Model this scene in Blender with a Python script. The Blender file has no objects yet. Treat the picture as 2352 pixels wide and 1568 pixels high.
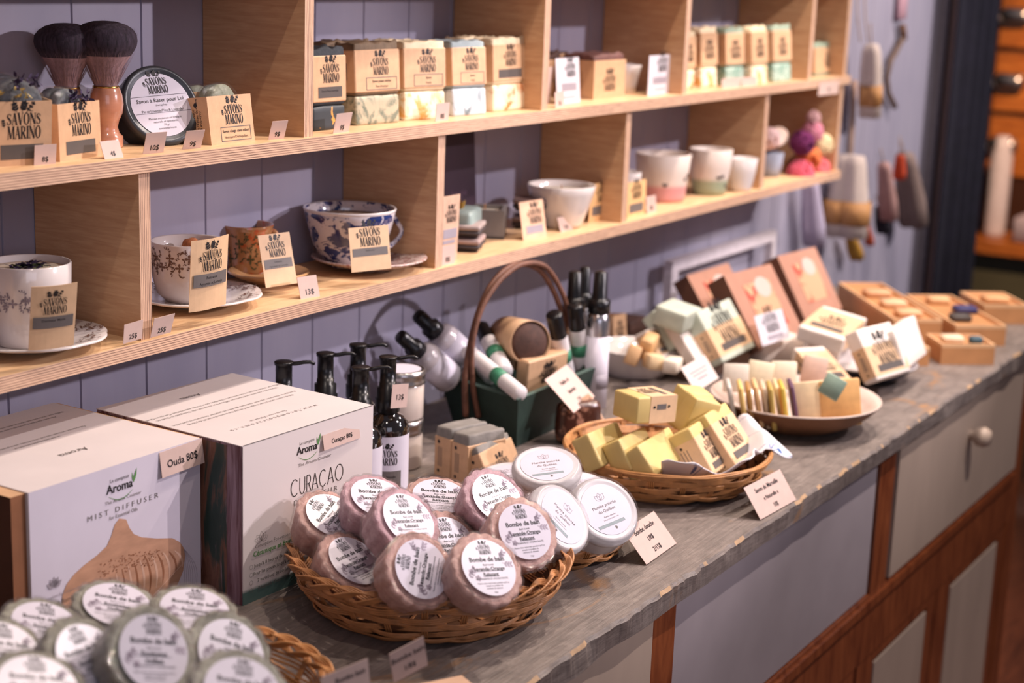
import bpy, bmesh, math, random
from mathutils import Vector, Matrix, noise
V = Vector
random.seed(7)
sc = bpy.context.scene
COL = sc.collection

# ------------------------------------------------------------------ camera, world, lights, exposure
CAMH = 0.62
YAW, PIT, ROL, FPX = 0.545995412, 0.22902083, 0.0363982, 3786.068
_cy, _sy, _cp, _sp = math.cos(YAW), math.sin(YAW), math.cos(PIT), math.sin(PIT)
CF = V((_cy * _cp, _sy * _cp, -_sp))
_r = V((_sy, -_cy, 0)); _u = _r.cross(CF)
CR = _r * math.cos(ROL) + _u * math.sin(ROL)
CU = -_r * math.sin(ROL) + _u * math.cos(ROL)
CP = V((0, 0, CAMH))
cd = bpy.data.cameras.new('camera'); cam = bpy.data.objects.new('camera', cd); COL.objects.link(cam)
cam.matrix_world = Matrix(((CR.x, CU.x, -CF.x, 0), (CR.y, CU.y, -CF.y, 0), (CR.z, CU.z, -CF.z, CAMH), (0, 0, 0, 1)))
cd.sensor_width = 36; cd.sensor_fit = 'HORIZONTAL'; cd.lens = FPX * 36 / 2352
cd.clip_start = 0.05; cd.clip_end = 60
cd.dof.use_dof = True; cd.dof.focus_distance = 1.68; cd.dof.aperture_fstop = 4.5
sc.camera = cam
sc.view_settings.view_transform = 'Standard'; sc.view_settings.look = 'None'
sc.view_settings.gamma = 1; sc.view_settings.use_curve_mapping = False
sc.view_settings.exposure = 1.28
wd = bpy.data.worlds.new('world'); sc.world = wd; wd.use_nodes = True
wd.node_tree.nodes['Background'].inputs[0].default_value = (0.50, 0.49, 0.60, 1)
wd.node_tree.nodes['Background'].inputs[1].default_value = 0.095

def spot(name, loc, tgt, energy, color, size=70, blend=0.5, radius=0.018):
    l = bpy.data.lights.new(name, 'SPOT'); l.energy = energy; l.color = color
    l.spot_size = math.radians(size); l.spot_blend = blend; l.shadow_soft_size = radius
    o = bpy.data.objects.new(name, l); COL.objects.link(o); o.location = loc
    o.rotation_euler = (V(tgt) - V(loc)).to_track_quat('-Z', 'Y').to_euler(); return o
def area(name, loc, tgt, sx, sy, energy, color):
    l = bpy.data.lights.new(name, 'AREA'); l.shape = 'RECTANGLE'; l.size = sx; l.size_y = sy; l.energy = energy; l.color = color
    o = bpy.data.objects.new(name, l); COL.objects.link(o); o.location = loc
    o.rotation_euler = (V(tgt) - V(loc)).to_track_quat('-Z', 'Y').to_euler(); return o
WARM = (1.0, 0.83, 0.72)
spot('ceiling_spot', (2.55, 0.68, 1.60), (1.75, 0.95, 0.1), 30, WARM, 110)
spot('ceiling_spot', (1.70, 0.72, 1.60), (1.45, 0.95, 0.1), 15, WARM, 100)
spot('ceiling_spot', (0.75, 0.60, 1.60), (1.00, 1.0, 0.1), 6, WARM, 90)
spot('ceiling_spot', (3.45, 0.60, 1.60), (2.9, 0.95, 0.1), 26, WARM, 110)
spot('ceiling_spot', (2.30, -0.15, 1.60), (2.0, 0.75, -0.1), 42, (1.0, .87, .84), 90)
spot('track_spot', (3.10, -0.85, 1.60), (2.25, 1.22, 0.28), 56, (1.0, .90, .98), 36, .6, .03)
spot('track_spot', (2.70, -1.30, 1.20), (1.35, 1.27, 0.16), 70, (1.0, .88, .96), 25, .7, .03)
spot('track_spot', (3.9, -0.9, 1.50), (3.75, 1.22, 0.20), 92, (1.0, .88, .82), 50, .5, .03)
spot('ceiling_spot', (5.0, 0.9, 1.6), (6.5, 0.75, 0.3), 150, (1, .62, .38))
area('window_daylight', (-0.8, -1.6, 1.1), (1.8, 1.2, 0.0), 1.6, 1.4, 5.5, (0.84, 0.82, 1.0))

# ------------------------------------------------------------------ picture-to-place helpers
def ray(px, py): return CF * FPX + CR * (px - 1176) + CU * (784 - py)
def oz(px, py, z): d = ray(px, py); return CP + d * ((z - CAMH) / d.z)
def oy(px, py, y): d = ray(px, py); return CP + d * (y / d.y)
def ox(px, py, x): d = ray(px, py); return CP + d * (x / d.x)
def opl(px, py, p0, n): d = ray(px, py); return CP + d * ((p0 - CP).dot(n) / d.dot(n))
def FR(bl, br, tl, z=0.0, z2=None, y=None, y2=None):
    if y is not None: BL = oy(*bl, y); BR = oy(*br, y if y2 is None else y2)
    else: BL = oz(*bl, z); BR = oz(*br, z if z2 is None else z2)
    u = BR - BL; w = u.length; u.normalize()
    TL = opl(*tl, BL, u); v = TL - BL; h = v.length; v.normalize(); n = u.cross(v)
    return Matrix(((u.x, -n.x, v.x, BL.x), (u.y, -n.y, v.y, BL.y), (u.z, -n.z, v.z, BL.z), (0, 0, 0, 1))), w, h
def LR(x, y, z, rz=0, rx=0, ry=0):
    return Matrix.Translation((x, y, z)) @ Matrix.Rotation(rz, 4, 'Z') @ Matrix.Rotation(ry, 4, 'Y') @ Matrix.Rotation(rx, 4, 'X')
def axisM(a, b, roll=0):
    """matrix at a whose Z axis points to b"""
    z = (b - a).normalized(); x = z.cross(V((0, 0, 1)))
    if x.length < 1e-4: x = V((1, 0, 0))
    x.normalize(); y = z.cross(x)
    m = Matrix(((x.x, y.x, z.x, a.x), (x.y, y.y, z.y, a.y), (x.z, y.z, z.z, a.z), (0, 0, 0, 1)))
    return m @ Matrix.Rotation(roll, 4, 'Z')
def faceM(p, ratio, phi, psi):
    """matrix at p: local Z is a face normal seen with the given foreshortening, local X the writing direction"""
    vd = (p - CP).normalized(); r = (CR - vd * CR.dot(vd)).normalized(); u = r.cross(vd)
    n = -vd * ratio + (r * math.cos(phi) + u * math.sin(phi)) * math.sqrt(max(0, 1 - ratio * ratio))
    t = r * math.cos(psi) + u * math.sin(psi); x = (t - n * t.dot(n)).normalized(); y = n.cross(x)
    return Matrix(((x.x, y.x, n.x, p.x), (x.y, y.y, n.y, p.y), (x.z, y.z, n.z, p.z), (0, 0, 0, 1)))

# ------------------------------------------------------------------ materials
def lin(c): return tuple(((x / 12.92) if x <= .04045 else ((x + .055) / 1.055) ** 2.4) for x in c)
def H(h): return lin(tuple(int(h[i:i + 2], 16) / 255 for i in (0, 2, 4))) + (1,)
class NT:
    def __init__(s, name):
        s.m = bpy.data.materials.new(name); s.m.use_nodes = True; s.t = s.m.node_tree; s.b = s.t.nodes['Principled BSDF']
    def n(s, typ, **k):
        n = s.t.nodes.new(typ)
        for a, b in k.items():
            if a.startswith('_'): setattr(n, a[1:], b)
            else: n.inputs[a.replace('__', ' ')].default_value = b
        return n
    def l(s, a, b): s.t.links.new(a, b)
    def co(s, sx=1, sy=1, sz=1, kind='Object'):
        c = s.n('ShaderNodeTexCoord'); m = s.n('ShaderNodeMapping'); s.l(c.outputs[kind], m.inputs[0]); m.inputs['Scale'].default_value = (sx, sy, sz); return m.outputs[0]
    def noise(s, v, scale, detail=3, rough=.55, dist=0):
        n = s.n('ShaderNodeTexNoise', Scale=scale, Detail=detail, Roughness=rough, Distortion=dist); s.l(v, n.inputs['Vector']); return n.outputs['Fac']
    def ramp(s, f, stops):
        r = s.n('ShaderNodeValToRGB'); s.l(f, r.inputs[0]); e = r.color_ramp.elements
        while len(e) < len(stops): e.new(0.5)
        for i, (p, c) in enumerate(stops): e[i].position = p; e[i].color = c
        return r.outputs[0]
    def mix(s, f, a, b):
        m = s.n('ShaderNodeMix', _data_type='RGBA')
        for sock, v in ((m.inputs[0], f), (m.inputs[6], a), (m.inputs[7], b)):
            if isinstance(v, (float, int, tuple)): sock.default_value = v
            else: s.l(v, sock)
        return m.outputs[2]
    def bump(s, f, strength=.3, dist=.001):
        b = s.n('ShaderNodeBump', Strength=strength, Distance=dist); s.l(f, b.inputs['Height']); s.l(b.outputs[0], s.b.inputs['Normal']); return b
    def base(s, c):
        if isinstance(c, tuple): s.b.inputs['Base Color'].default_value = c
        else: s.l(c, s.b.inputs['Base Color'])
_mc = {}
def mat(name, col, rough=.6, var=.12, scale=60, bump=.15, metal=0, coat=0, spec=.4, sss=0, alpha=1, trans=0, grain=None, bscale=None):
    if name in _mc: return _mc[name]
    t = NT(name); c = H(col) if isinstance(col, str) else col
    v = t.co(*(grain or (1, 1, 1))); f = t.noise(v, scale)
    lo = tuple(x * (1 - var) for x in c[:3]) + (1,); hi = tuple(min(1, x * (1 + var)) for x in c[:3]) + (1,)
    t.base(t.ramp(f, [(.3, lo), (.7, hi)]))
    t.b.inputs['Roughness'].default_value = rough; t.b.inputs['Metallic'].default_value = metal
    t.b.inputs['Coat Weight'].default_value = coat; t.b.inputs['Coat Roughness'].default_value = .08
    t.b.inputs['Specular IOR Level'].default_value = spec
    if trans: t.b.inputs['Transmission Weight'].default_value = trans
    if alpha < 1: t.b.inputs['Alpha'].default_value = alpha
    if sss: t.b.inputs['Subsurface Weight'].default_value = sss; t.b.inputs['Subsurface Radius'].default_value = (.01, .008, .005); t.b.inputs['Subsurface Scale'].default_value = .5
    if bump: t.bump(t.noise(v, bscale or scale * 4), bump)
    _mc[name] = t.m; return t.m
def m_ply():
    t = NT('plywood_face'); v = t.co(6, 30, 30); f = t.noise(v, 3, 4, .6, 1.2)
    g = t.noise(t.co(20, 400, 400), 1.5, 2)
    a = t.ramp(f, [(.3, H('cda276')), (.7, H('e6c49a'))]); t.base(t.mix(.25, a, t.ramp(g, [(.3, H('c08f5c')), (.7, H('ecca9c'))])))
    t.b.inputs['Roughness'].default_value = .45; t.bump(g, .06); return t.m
def m_plyv():
    t = NT('plywood_panel_face'); v = t.co(30, 5, 40); f = t.noise(v, 2.2, 4, .6, 2.0)
    g = t.noise(t.co(300, 20, 300), 1.5, 2)
    a = t.ramp(f, [(.3, H('b68a66')), (.7, H('cea680'))]); t.base(t.mix(.2, a, t.ramp(g, [(.3, H('b5844f')), (.7, H('e0b888'))])))
    t.b.inputs['Roughness'].default_value = .5; t.bump(g, .06); return t.m
def m_plyedge(axis):
    t = NT('plywood_edge_' + axis); c = t.n('ShaderNodeTexCoord'); s = t.n('ShaderNodeSeparateXYZ'); t.l(c.outputs['Object'], s.inputs[0])
    no = t.noise(t.co(*((12, 12, 300) if axis == 'Z' else (300, 12, 12))), 1, 3)
    a = t.n('ShaderNodeMath', _operation='MULTIPLY_ADD'); t.l(no, a.inputs[0]); a.inputs[1].default_value = .0012; t.l(s.outputs[axis], a.inputs[2])
    m = t.n('ShaderNodeMath', _operation='MULTIPLY'); t.l(a.outputs[0], m.inputs[0]); m.inputs[1].default_value = 2 * math.pi / .0024
    q = t.n('ShaderNodeMath', _operation='SINE'); t.l(m.outputs[0], q.inputs[0])
    r = t.n('ShaderNodeMapRange'); t.l(q.outputs[0], r.inputs[0]); r.inputs[1].default_value = -.95; r.inputs[2].default_value = -.1
    g = t.noise(t.co(*((40, 40, 900) if axis == 'Z' else (900, 40, 40))), 1, 3, .7)
    dark = t.ramp(g, [(.35, H('5f4236')), (.65, H('a07a66'))])
    t.base(t.mix(r.outputs[0], dark, t.ramp(g, [(.3, H('b58f78')), (.6, H('dcb698'))]))); t.b.inputs['Roughness'].default_value = .7; t.bump(g, .3, .0006); return t.m
def m_wall():
    t = NT('lavender_wall_paint'); v = t.co(3, 3, 1); f = t.noise(v, 2.5, 4, .6)
    t.base(t.ramp(f, [(.3, H('9996ab')), (.7, H('a8a4b6'))])); t.b.inputs['Roughness'].default_value = .42
    t.bump(t.noise(t.co(40, 40, 4), 3, 3), .12, .002); return t.m
def m_counter():
    t = NT('weathered_grey_wood'); w = t.co(2.2, 26, 26); f = t.noise(w, 3.0, 6, .65, .9)
    f2 = t.noise(t.co(8, 150, 150), 2.0, 5, .7, .5); f3 = t.noise(t.co(2.0, 3.4, 3), 2.6, 5, .6, 1.5)
    f0 = t.noise(t.co(9, 14, 14), 3.0, 7, .72, .6)
    a = t.ramp(f, [(.25, H('4e4540')), (.5, H('71665f')), (.75, H('958a82'))]); a = t.mix(.55, a, t.ramp(f0, [(.32, H('433c39')), (.5, H('7c6f69')), (.68, H('a8998f'))]))
    b = t.ramp(f2, [(.3, H('3c3632')), (.65, H('867b73'))]); c = t.mix(.38, a, b)
    k = t.ramp(f3, [(.60, (0, 0, 0, 1)), (.72, (1, 1, 1, 1))]); c = t.mix(k, c, H('96714f'))
    vo = t.n('ShaderNodeTexVoronoi', Scale=3.2); t.l(t.co(1, 1.6, 1), vo.inputs['Vector'])
    kk = t.ramp(vo.outputs['Distance'], [(.035, (1, 1, 1, 1)), (.075, (0, 0, 0, 1))]); c = t.mix(kk, c, H('4a352a'))
    t.base(c); t.b.inputs['Roughness'].default_value = .5; t.bump(f2, .45, .0015); return t.m
def m_wood(name, lo, hi, rough=.35, sc3=(20, 20, 3)):
    t = NT(name); f = t.noise(t.co(*sc3), 2.5, 5, .6, 1.2); t.base(t.ramp(f, [(.3, H(lo)), (.7, H(hi))]))
    t.b.inputs['Roughness'].default_value = rough; t.b.inputs['Coat Weight'].default_value = .2; t.bump(f, .1); return t.m
def m_wrap():
    t = NT('crinkled_clear_film'); tr = t.n('ShaderNodeBsdfTransparent'); gl = t.n('ShaderNodeBsdfGlossy', Roughness=.09)
    mx = t.n('ShaderNodeMixShader'); v = t.co(1, 1, 1); f = t.noise(v, 210, 6, .8, 1.5)
    bp = t.n('ShaderNodeBump', Strength=1.0, Distance=.006); t.l(f, bp.inputs['Height']); t.l(bp.outputs[0], gl.inputs['Normal'])
    lw = t.n('ShaderNodeLayerWeight', Blend=.25); t.l(bp.outputs[0], lw.inputs['Normal'])
    mm = t.n('ShaderNodeMapRange'); t.l(lw.outputs['Fresnel'], mm.inputs[0]); mm.inputs[3].default_value = .08; mm.inputs[4].default_value = .38
    t.l(mm.outputs[0], mx.inputs[0]); t.l(tr.outputs[0], mx.inputs[1]); t.l(gl.outputs[0], mx.inputs[2])
    t.l(mx.outputs[0], t.t.nodes['Material Output'].inputs[0]); return t.m
def m_blotch(name, base, ink, scale, thr, rough=.2, coat=.6, dist=1.5, grain=(1, 1, 1), soft=.03):
    t = NT(name); f = t.noise(t.co(*grain), scale, 4, .6, dist)
    k = t.ramp(f, [(thr - soft, (0, 0, 0, 1)), (thr + soft, (1, 1, 1, 1))]); t.base(t.mix(k, H(base), H(ink)))
    t.b.inputs['Roughness'].default_value = rough; t.b.inputs['Coat Weight'].default_value = coat; return t.m
def m_sparkle(name, lo, hi):
    t = NT(name); v = t.co(1, 1, 1); f = t.noise(v, 160, 5, .7); g = t.noise(v, 420, 3, .6)
    t.base(t.ramp(f, [(.3, H(lo)), (.7, H(hi))])); t.b.inputs['Roughness'].default_value = .6
    t.b.inputs['Coat Weight'].default_value = .5; t.b.inputs['Coat Roughness'].default_value = .18
    b = t.bump(t.noise(v, 110, 6, .75, .8), .8, .0022); t.l(b.outputs[0], t.b.inputs['Coat Normal']); return t.m
PLY, PLYV, EDGZ, EDGX = m_ply(), m_plyv(), m_plyedge('Z'), m_plyedge('X')
WALL, COUNTER, WRAP = m_wall(), m_counter(), m_wrap()
KRAFT = mat('kraft_paper', 'cba37e', .55, .08, 90, .1)
KRAFT2 = mat('pale_kraft_card', 'd8b48e', .5, .06, 90, .05)
CARD = mat('pinkish_card', 'c4aaa0', .6, .04, 80, .05)
WHITE = mat('white_card', 'cfc9d0', .45, .03, 60, .03)
LABEL = mat('white_label_paper', 'd3cdd8', .28, .02, 60, 0)
INK = mat('black_ink', '1c1719', .5, .05, 60, 0)
INKG = mat('grey_ink', '6a6360', .5, .05, 60, 0)
INKD = mat('dark_grey_band', '57504c', .5, .05, 60, 0)
INKL = mat('light_grey_ink', '9b939c', .5, .05, 60, 0)
GREEN = mat('green_ink', '5d8a52', .5, .05, 60, 0)
BLACKP = mat('black_plastic', '121114', .28, .1, 60, .05)
BLACKM = mat('black_soap', '2b3036', .7, .25, 90, .4)
WICK = mat('honey_cane', 'b07a4c', .45, .28, 70, .3)
WICKD = mat('orange_cane', 'b9824f', .45, .25, 70, .3)
GLAZE = mat('white_glaze', 'ddd5d2', .12, .03, 20, 0, coat=.6)
STEEL = mat('brushed_metal', 'b9b4b2', .28, .08, 60, .05, metal=1)
BRASS = mat('brass', 'c59a52', .25, .08, 60, 0, metal=1)
WAX = mat('cream_wax', 'd9cbb4', .5, .06, 40, .1)
TWIG = mat('brown_twig', '6b4636', .6, .3, 60, .5)
BROWNI = mat('brown_transfer_ink', '6f5348', .3, .1, 60, 0)
CAB = m_wood('red_brown_wood', '5e2a14', '92502c')
CREAM = mat('cream_paint', 'a89585', .5, .08, 14, .2, grain=(1, 1, .3))
GREYP = mat('grey_lilac_paint', '9b9193', .5, .06, 10, .2)
# ------------------------------------------------------------------ mesh builder
_tc = {}
def text_geo(s, bold=0.0):
    k = (s, bold)
    if k in _tc: return _tc[k]
    cu = bpy.data.curves.new('t', 'FONT'); cu.body = s; cu.size = 1; cu.resolution_u = 2; cu.offset = bold; cu.align_x = 'CENTER'
    o = bpy.data.objects.new('t', cu); COL.objects.link(o); bpy.context.view_layer.update()
    me = bpy.data.meshes.new_from_object(o.evaluated_get(bpy.context.evaluated_depsgraph_get()))
    r = ([(v.co.x, v.co.y) for v in me.vertices], [tuple(p.vertices) for p in me.polygons])
    bpy.data.objects.remove(o); bpy.data.curves.remove(cu); bpy.data.meshes.remove(me)
    _tc[k] = r; return r
def seg(a, b, t0, t1=None):
    t1 = t0 if t1 is None else t1
    d = V((b[0] - a[0], b[1] - a[1])); n = V((-d.y, d.x)).normalized()
    return [(a[0] - n.x * t0 / 2, a[1] - n.y * t0 / 2), (b[0] - n.x * t1 / 2, b[1] - n.y * t1 / 2), (b[0] + n.x * t1 / 2, b[1] + n.y * t1 / 2), (a[0] + n.x * t0 / 2, a[1] + n.y * t0 / 2)]
def strip(pts, ws):
    out = []
    for i in range(len(pts) - 1): out.append(seg(pts[i], pts[i + 1], ws[i], ws[i + 1]))
    return out
def hst(x, y, w, t=.045): return [(x - w, y), (x + w, y), (x + w, y + t), (x - w, y + t)]
def ell(cx, cy, a, b, rot=0, n=10):
    c, s = math.cos(rot), math.sin(rot)
    return [(cx + a * math.cos(q) * c - b * math.sin(q) * s, cy + a * math.cos(q) * s + b * math.sin(q) * c) for q in [2 * math.pi * i / n for i in range(n)]]
def leaf(cx, cy, L, W, rot):
    c, s = math.cos(rot), math.sin(rot); p = [(0, 0), (.25 * L, W * .8), (.55 * L, W), (L, 0), (.55 * L, -W), (.25 * L, -W * .8)]
    return [(cx + x * c - y * s, cy + x * s + y * c) for x, y in p]
T, t_ = .17, .055
GL = {}
GL['A'] = (.62, [seg((.08, 0), (.31, 1), t_), seg((.31, 1), (.52, 0), T), seg((.17, .35), (.44, .35), t_), hst(.08, 0, .09), hst(.52, 0, .13)])
GL['V'] = (.62, [seg((.1, 1), (.33, 0), T), seg((.33, 0), (.54, 1), t_), hst(.1, .955, .13), hst(.54, .955, .09)])
GL['N'] = (.68, [seg((.1, 0), (.1, 1), t_), seg((.12, .98), (.57, .02), T), seg((.59, 0), (.59, 1), t_), hst(.1, 0, .09), hst(.1, .955, .1), hst(.59, .955, .09)])
GL['M'] = (.86, [seg((.1, 0), (.14, 1), t_), seg((.16, .98), (.42, .04), T), seg((.42, .04), (.66, 1), t_), seg((.7, 1), (.74, 0), T), hst(.1, 0, .09), hst(.74, 0, .14), hst(.12, .955, .1), hst(.71, .955, .12)])
GL['I'] = (.32, [seg((.16, 0), (.16, 1), T), hst(.16, 0, .14), hst(.16, .955, .14)])
GL['R'] = (.66, [seg((.15, 0), (.15, 1), T), hst(.15, 0, .13), hst(.12, .955, .1)] + strip([(.2, .97), (.38, .95), (.48, .86), (.5, .74), (.46, .6), (.36, .52), (.2, .5)], [t_, .08, .14, T, .13, .07, t_]) + [seg((.3, .5), (.56, .02), T), hst(.56, 0, .08)])
GL['O'] = (.68, strip([(.34 + .25 * math.cos(a), .5 + .48 * math.sin(a)) for a in [2 * math.pi * i / 16 for i in range(17)]], [t_ + (T - t_) * abs(math.cos(2 * math.pi * i / 16)) ** 1.5 for i in range(17)]))
GL['S'] = (.54, strip([(.44, .78), (.42, .9), (.3, .97), (.16, .93), (.1, .78), (.16, .64), (.28, .53), (.4, .42), (.46, .26), (.4, .1), (.26, .03), (.12, .08), (.09, .24)], [t_, t_, .06, .09, .13, T, T, T, .14, .1, .06, t_, t_]) + [seg((.455, .7), (.455, .97), .04), seg((.08, .03), (.08, .3), .04)])
def _logo():
    P = []
    def word(s, x0, x1, yb, yt):
        tot = sum(GL[c][0] for c in s); x = x0; k = (x1 - x0) / tot
        for c in s:
            w, ps = GL[c]
            for p in ps: P.append([(x + q[0] * k, yb(x + q[0] * k) + q[1] * (yt(x + q[0] * k) - yb(x + q[0] * k))) for q in p])
            x += w * k
    word('SAVONS', -.44, .5, lambda x: .36 + .05 * x * x, lambda x: .68 - .16 * x * x)
    word('MARINO', -.42, .5, lambda x: -.0 + .0 * x, lambda x: .33 + .03 * x * x)
    def sprig(x, y, a, L, n, w, s=1):
        c, q = math.cos(a), math.sin(a); P.append(seg((x, y), (x + L * c, y + L * q), .014))
        for i in range(n):
            f = .25 + .7 * i / max(1, n - 1)
            for sg in (-1, 1): P.append(leaf(x + L * f * c, y + L * f * q, w, w * .28, a + sg * .85 * s))
        P.append(leaf(x + L * c, y + L * q, w, w * .3, a))
    sprig(-.16, .69, 1.9, .2, 3, .11); sprig(-.02, .70, 1.25, .2, 3, .13); sprig(.1, .68, .9, .28, 3, .085)
    for i in range(6): P.append(seg((.24 + .07 * math.cos(1 + i * .7), .78 + .07 * math.sin(1 + i * .7)), (.24 + .07 * math.cos(1.7 + i * .7), .78 + .07 * math.sin(1.7 + i * .7)), .014))
    sprig(-.5, .3, 1.75, .16, 3, .07); P.append(leaf(-.22, .75, .1, .03, 2.6)); P.append(leaf(.05, .74, .1, .035, 2.3))
    return P
LOGO = _logo()
class MB:
    def __init__(s): s.v = []; s.f = []; s.mi = []; s.ms = []; s.sm = []
    def mid(s, m):
        if m not in s.ms: s.ms.append(m)
        return s.ms.index(m)
    def add(s, vs, fs, m, sm=False, M=None):
        b = len(s.v); k = s.mid(m)
        for q in vs:
            q = V(q); s.v.append(M @ q if M else q)
        for f in fs: s.f.append(tuple(b + i for i in f)); s.mi.append(k); s.sm.append(sm)
        return s
    def box(s, x0, x1, y0, y1, z0, z1, m, fm=None, M=None):
        vs = [(x0, y0, z0), (x1, y0, z0), (x1, y1, z0), (x0, y1, z0), (x0, y0, z1), (x1, y0, z1), (x1, y1, z1), (x0, y1, z1)]
        fs = [(0, 3, 2, 1), (4, 5, 6, 7), (0, 1, 5, 4), (1, 2, 6, 5), (2, 3, 7, 6), (3, 0, 4, 7)]
        names = ['bottom', 'top', 'front', 'right', 'back', 'left']
        for nme, f in zip(names, fs): s.add([vs[i] for i in f], [(0, 1, 2, 3)], (fm or {}).get(nme, m), M=M)
        return s
    def rbox(s, x0, x1, y0, y1, z0, z1, r, m, seg=2, M=None, jit=0, cuts=0, topn=0):
        bm = bmesh.new(); bmesh.ops.create_cube(bm, size=1)
        for q in bm.verts: q.co = V((x0 + (q.co.x + .5) * (x1 - x0), y0 + (q.co.y + .5) * (y1 - y0), z0 + (q.co.z + .5) * (z1 - z0)))
        bmesh.ops.bevel(bm, geom=list(bm.edges), offset=r, segments=seg, affect='EDGES', profile=.5)
        if cuts: bmesh.ops.subdivide_edges(bm, edges=[e for e in bm.edges if e.calc_length() > min(x1 - x0, y1 - y0) * .5], cuts=cuts, use_grid_fill=True)
        for q in bm.verts:
            if topn and q.co.z > z1 - r * 1.2: q.co.z += topn * (noise.noise(q.co * 90) * .8 + noise.noise(q.co * 210) * .5)
            if jit: q.co += V(noise.noise_vector(q.co * 60)) * jit
        bm.verts.index_update(); s.add([q.co.copy() for q in bm.verts], [[w.index for w in f.verts] for f in bm.faces], m, True, M); bm.free(); return s
    def lathe(s, prof, n, m, sm=True, fn=None, M=None, close=False, a0=0, a1=2 * math.pi):
        full = abs(a1 - a0 - 2 * math.pi) < 1e-6; vs = []; fs = []; nn = n if full else n + 1
        for j, (r, z) in enumerate(prof):
            for i in range(nn):
                a = a0 + (a1 - a0) * i / n; rr, zz = (fn(a, r, z) if fn else (r, z)); vs.append((rr * math.cos(a), rr * math.sin(a), zz))
        for j in range(len(prof) - 1):
            for i in range(n):
                i2 = (i + 1) % nn; fs.append((j * nn + i, j * nn + i2, (j + 1) * nn + i2, (j + 1) * nn + i))
        return s.add(vs, fs, m, sm, M)
    def disc(s, r, z, m, n=24, fn=None, M=None, up=True, rot=0):
        vs = [(0, 0, z)]; 
        for i in range(n):
            a = 2 * math.pi * i / n; rr = fn(a, r, z)[0] if fn else r; vs.append((rr * math.cos(a), rr * math.sin(a), z))
        return s.add(vs, [(0, 1 + i, 1 + (i + 1) % n) if up else (0, 1 + (i + 1) % n, 1 + i) for i in range(n)], m, False, M)
    def cyl(s, a, b, r0, r1, m, n=16, sm=True):
        M = axisM(V(a), V(b)); L = (V(b) - V(a)).length
        s.lathe([(0.0001, 0), (r0, 0), (r0, 0), (r1, L), (r1, L), (0.0001, L)], n, m, sm, M=M); return s
    def tube(s, pts, r, m, n=6, closed=False, rf=None):
        P = [V(p) for p in pts]; N = len(P); vs = []; fs = []
        up = None
        for i in range(N):
            d = (P[(i + 1) % N] - P[i - 1]) if closed else (P[min(N - 1, i + 1)] - P[max(0, i - 1)])
            d.normalize()
            if up is None: up = d.orthogonal().normalized()
            up = (up - d * up.dot(d)).normalized(); w = d.cross(up); rr = rf(i / N) * r if rf else r
            for k in range(n): a = 2 * math.pi * k / n; vs.append(P[i] + (up * math.cos(a) + w * math.sin(a)) * rr)
        for i in range(N if closed else N - 1):
            j = (i + 1) % N
            for k in range(n): k2 = (k + 1) % n; fs.append((i * n + k, i * n + k2, j * n + k2, j * n + k))
        if not closed: fs.append(tuple(range(n))[::-1]); fs.append(tuple((N - 1) * n + k for k in range(n)))
        return s.add(vs, fs, m, True)
    def polys(s, P, m, o, u, v, k=1.0):
        o, u, v = V(o), V(u), V(v)
        for p in P: s.add([o + u * (x * k) + v * (y * k) for x, y in p], [tuple(range(len(p)))], m)
        return s
    def text(s, t, m, o, u, v, size, bold=0.0, sx=1.0):
        vs, fs = text_geo(t, bold); o, u, v = V(o), V(u), V(v)
        return s.add([o + u * (x * size * sx) + v * (y * size) for x, y in vs], fs, m)
    def logo(s, m, o, u, v, w): return s.polys(LOGO, m, o, u, v, w)
    def build(s, name, parent=None, M=None, warp=None, bevel=0, label=None):
        me = bpy.data.meshes.new(name); vs = [warp(q.copy()) for q in s.v] if warp else s.v
        me.from_pydata([tuple(q) for q in vs], [], s.f)
        for m in s.ms: me.materials.append(m)
        me.polygons.foreach_set('material_index', s.mi); me.polygons.foreach_set('use_smooth', s.sm); me.update()
        o = bpy.data.objects.new(name, me); COL.objects.link(o)
        if parent: o.parent = parent
        if M is not None: o.matrix_world = M if not parent else M
        if parent and M is not None: o.matrix_local = M
        if bevel: b = o.modifiers.new('bevel', 'BEVEL'); b.width = bevel; b.segments = 2; b.limit_method = 'ANGLE'
        if label: o['label'] = label
        return o
def tag(o, label, cat, group=None):
    o['label'] = label; o['category'] = cat
    if group: o['group'] = group
    return o
def thing(name, label, cat, M=None, group=None):
    o = bpy.data.objects.new(name, None); o.empty_display_size = .02; COL.objects.link(o)
    if M is not None: o.matrix_world = M
    return tag(o, label, cat, group)
def struct(o): o['kind'] = 'structure'; return o
def dup(root, M, label, group=None):
    r = root.copy(); COL.objects.link(r); r.matrix_world = M; r['label'] = label
    if group: r['group'] = group
    for ch in list(root.children):
        c = ch.copy(); COL.objects.link(c); c.parent = r
        for g in ch.children: d = g.copy(); COL.objects.link(d); d.parent = c
    return r
F0, UX, UZ, UY = (0, 0, 0), (1, 0, 0), (0, 0, 1), (0, 1, 0)
def front(m, w, h, y=-.0004): return lambda x, z: (x, y, z)

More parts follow.
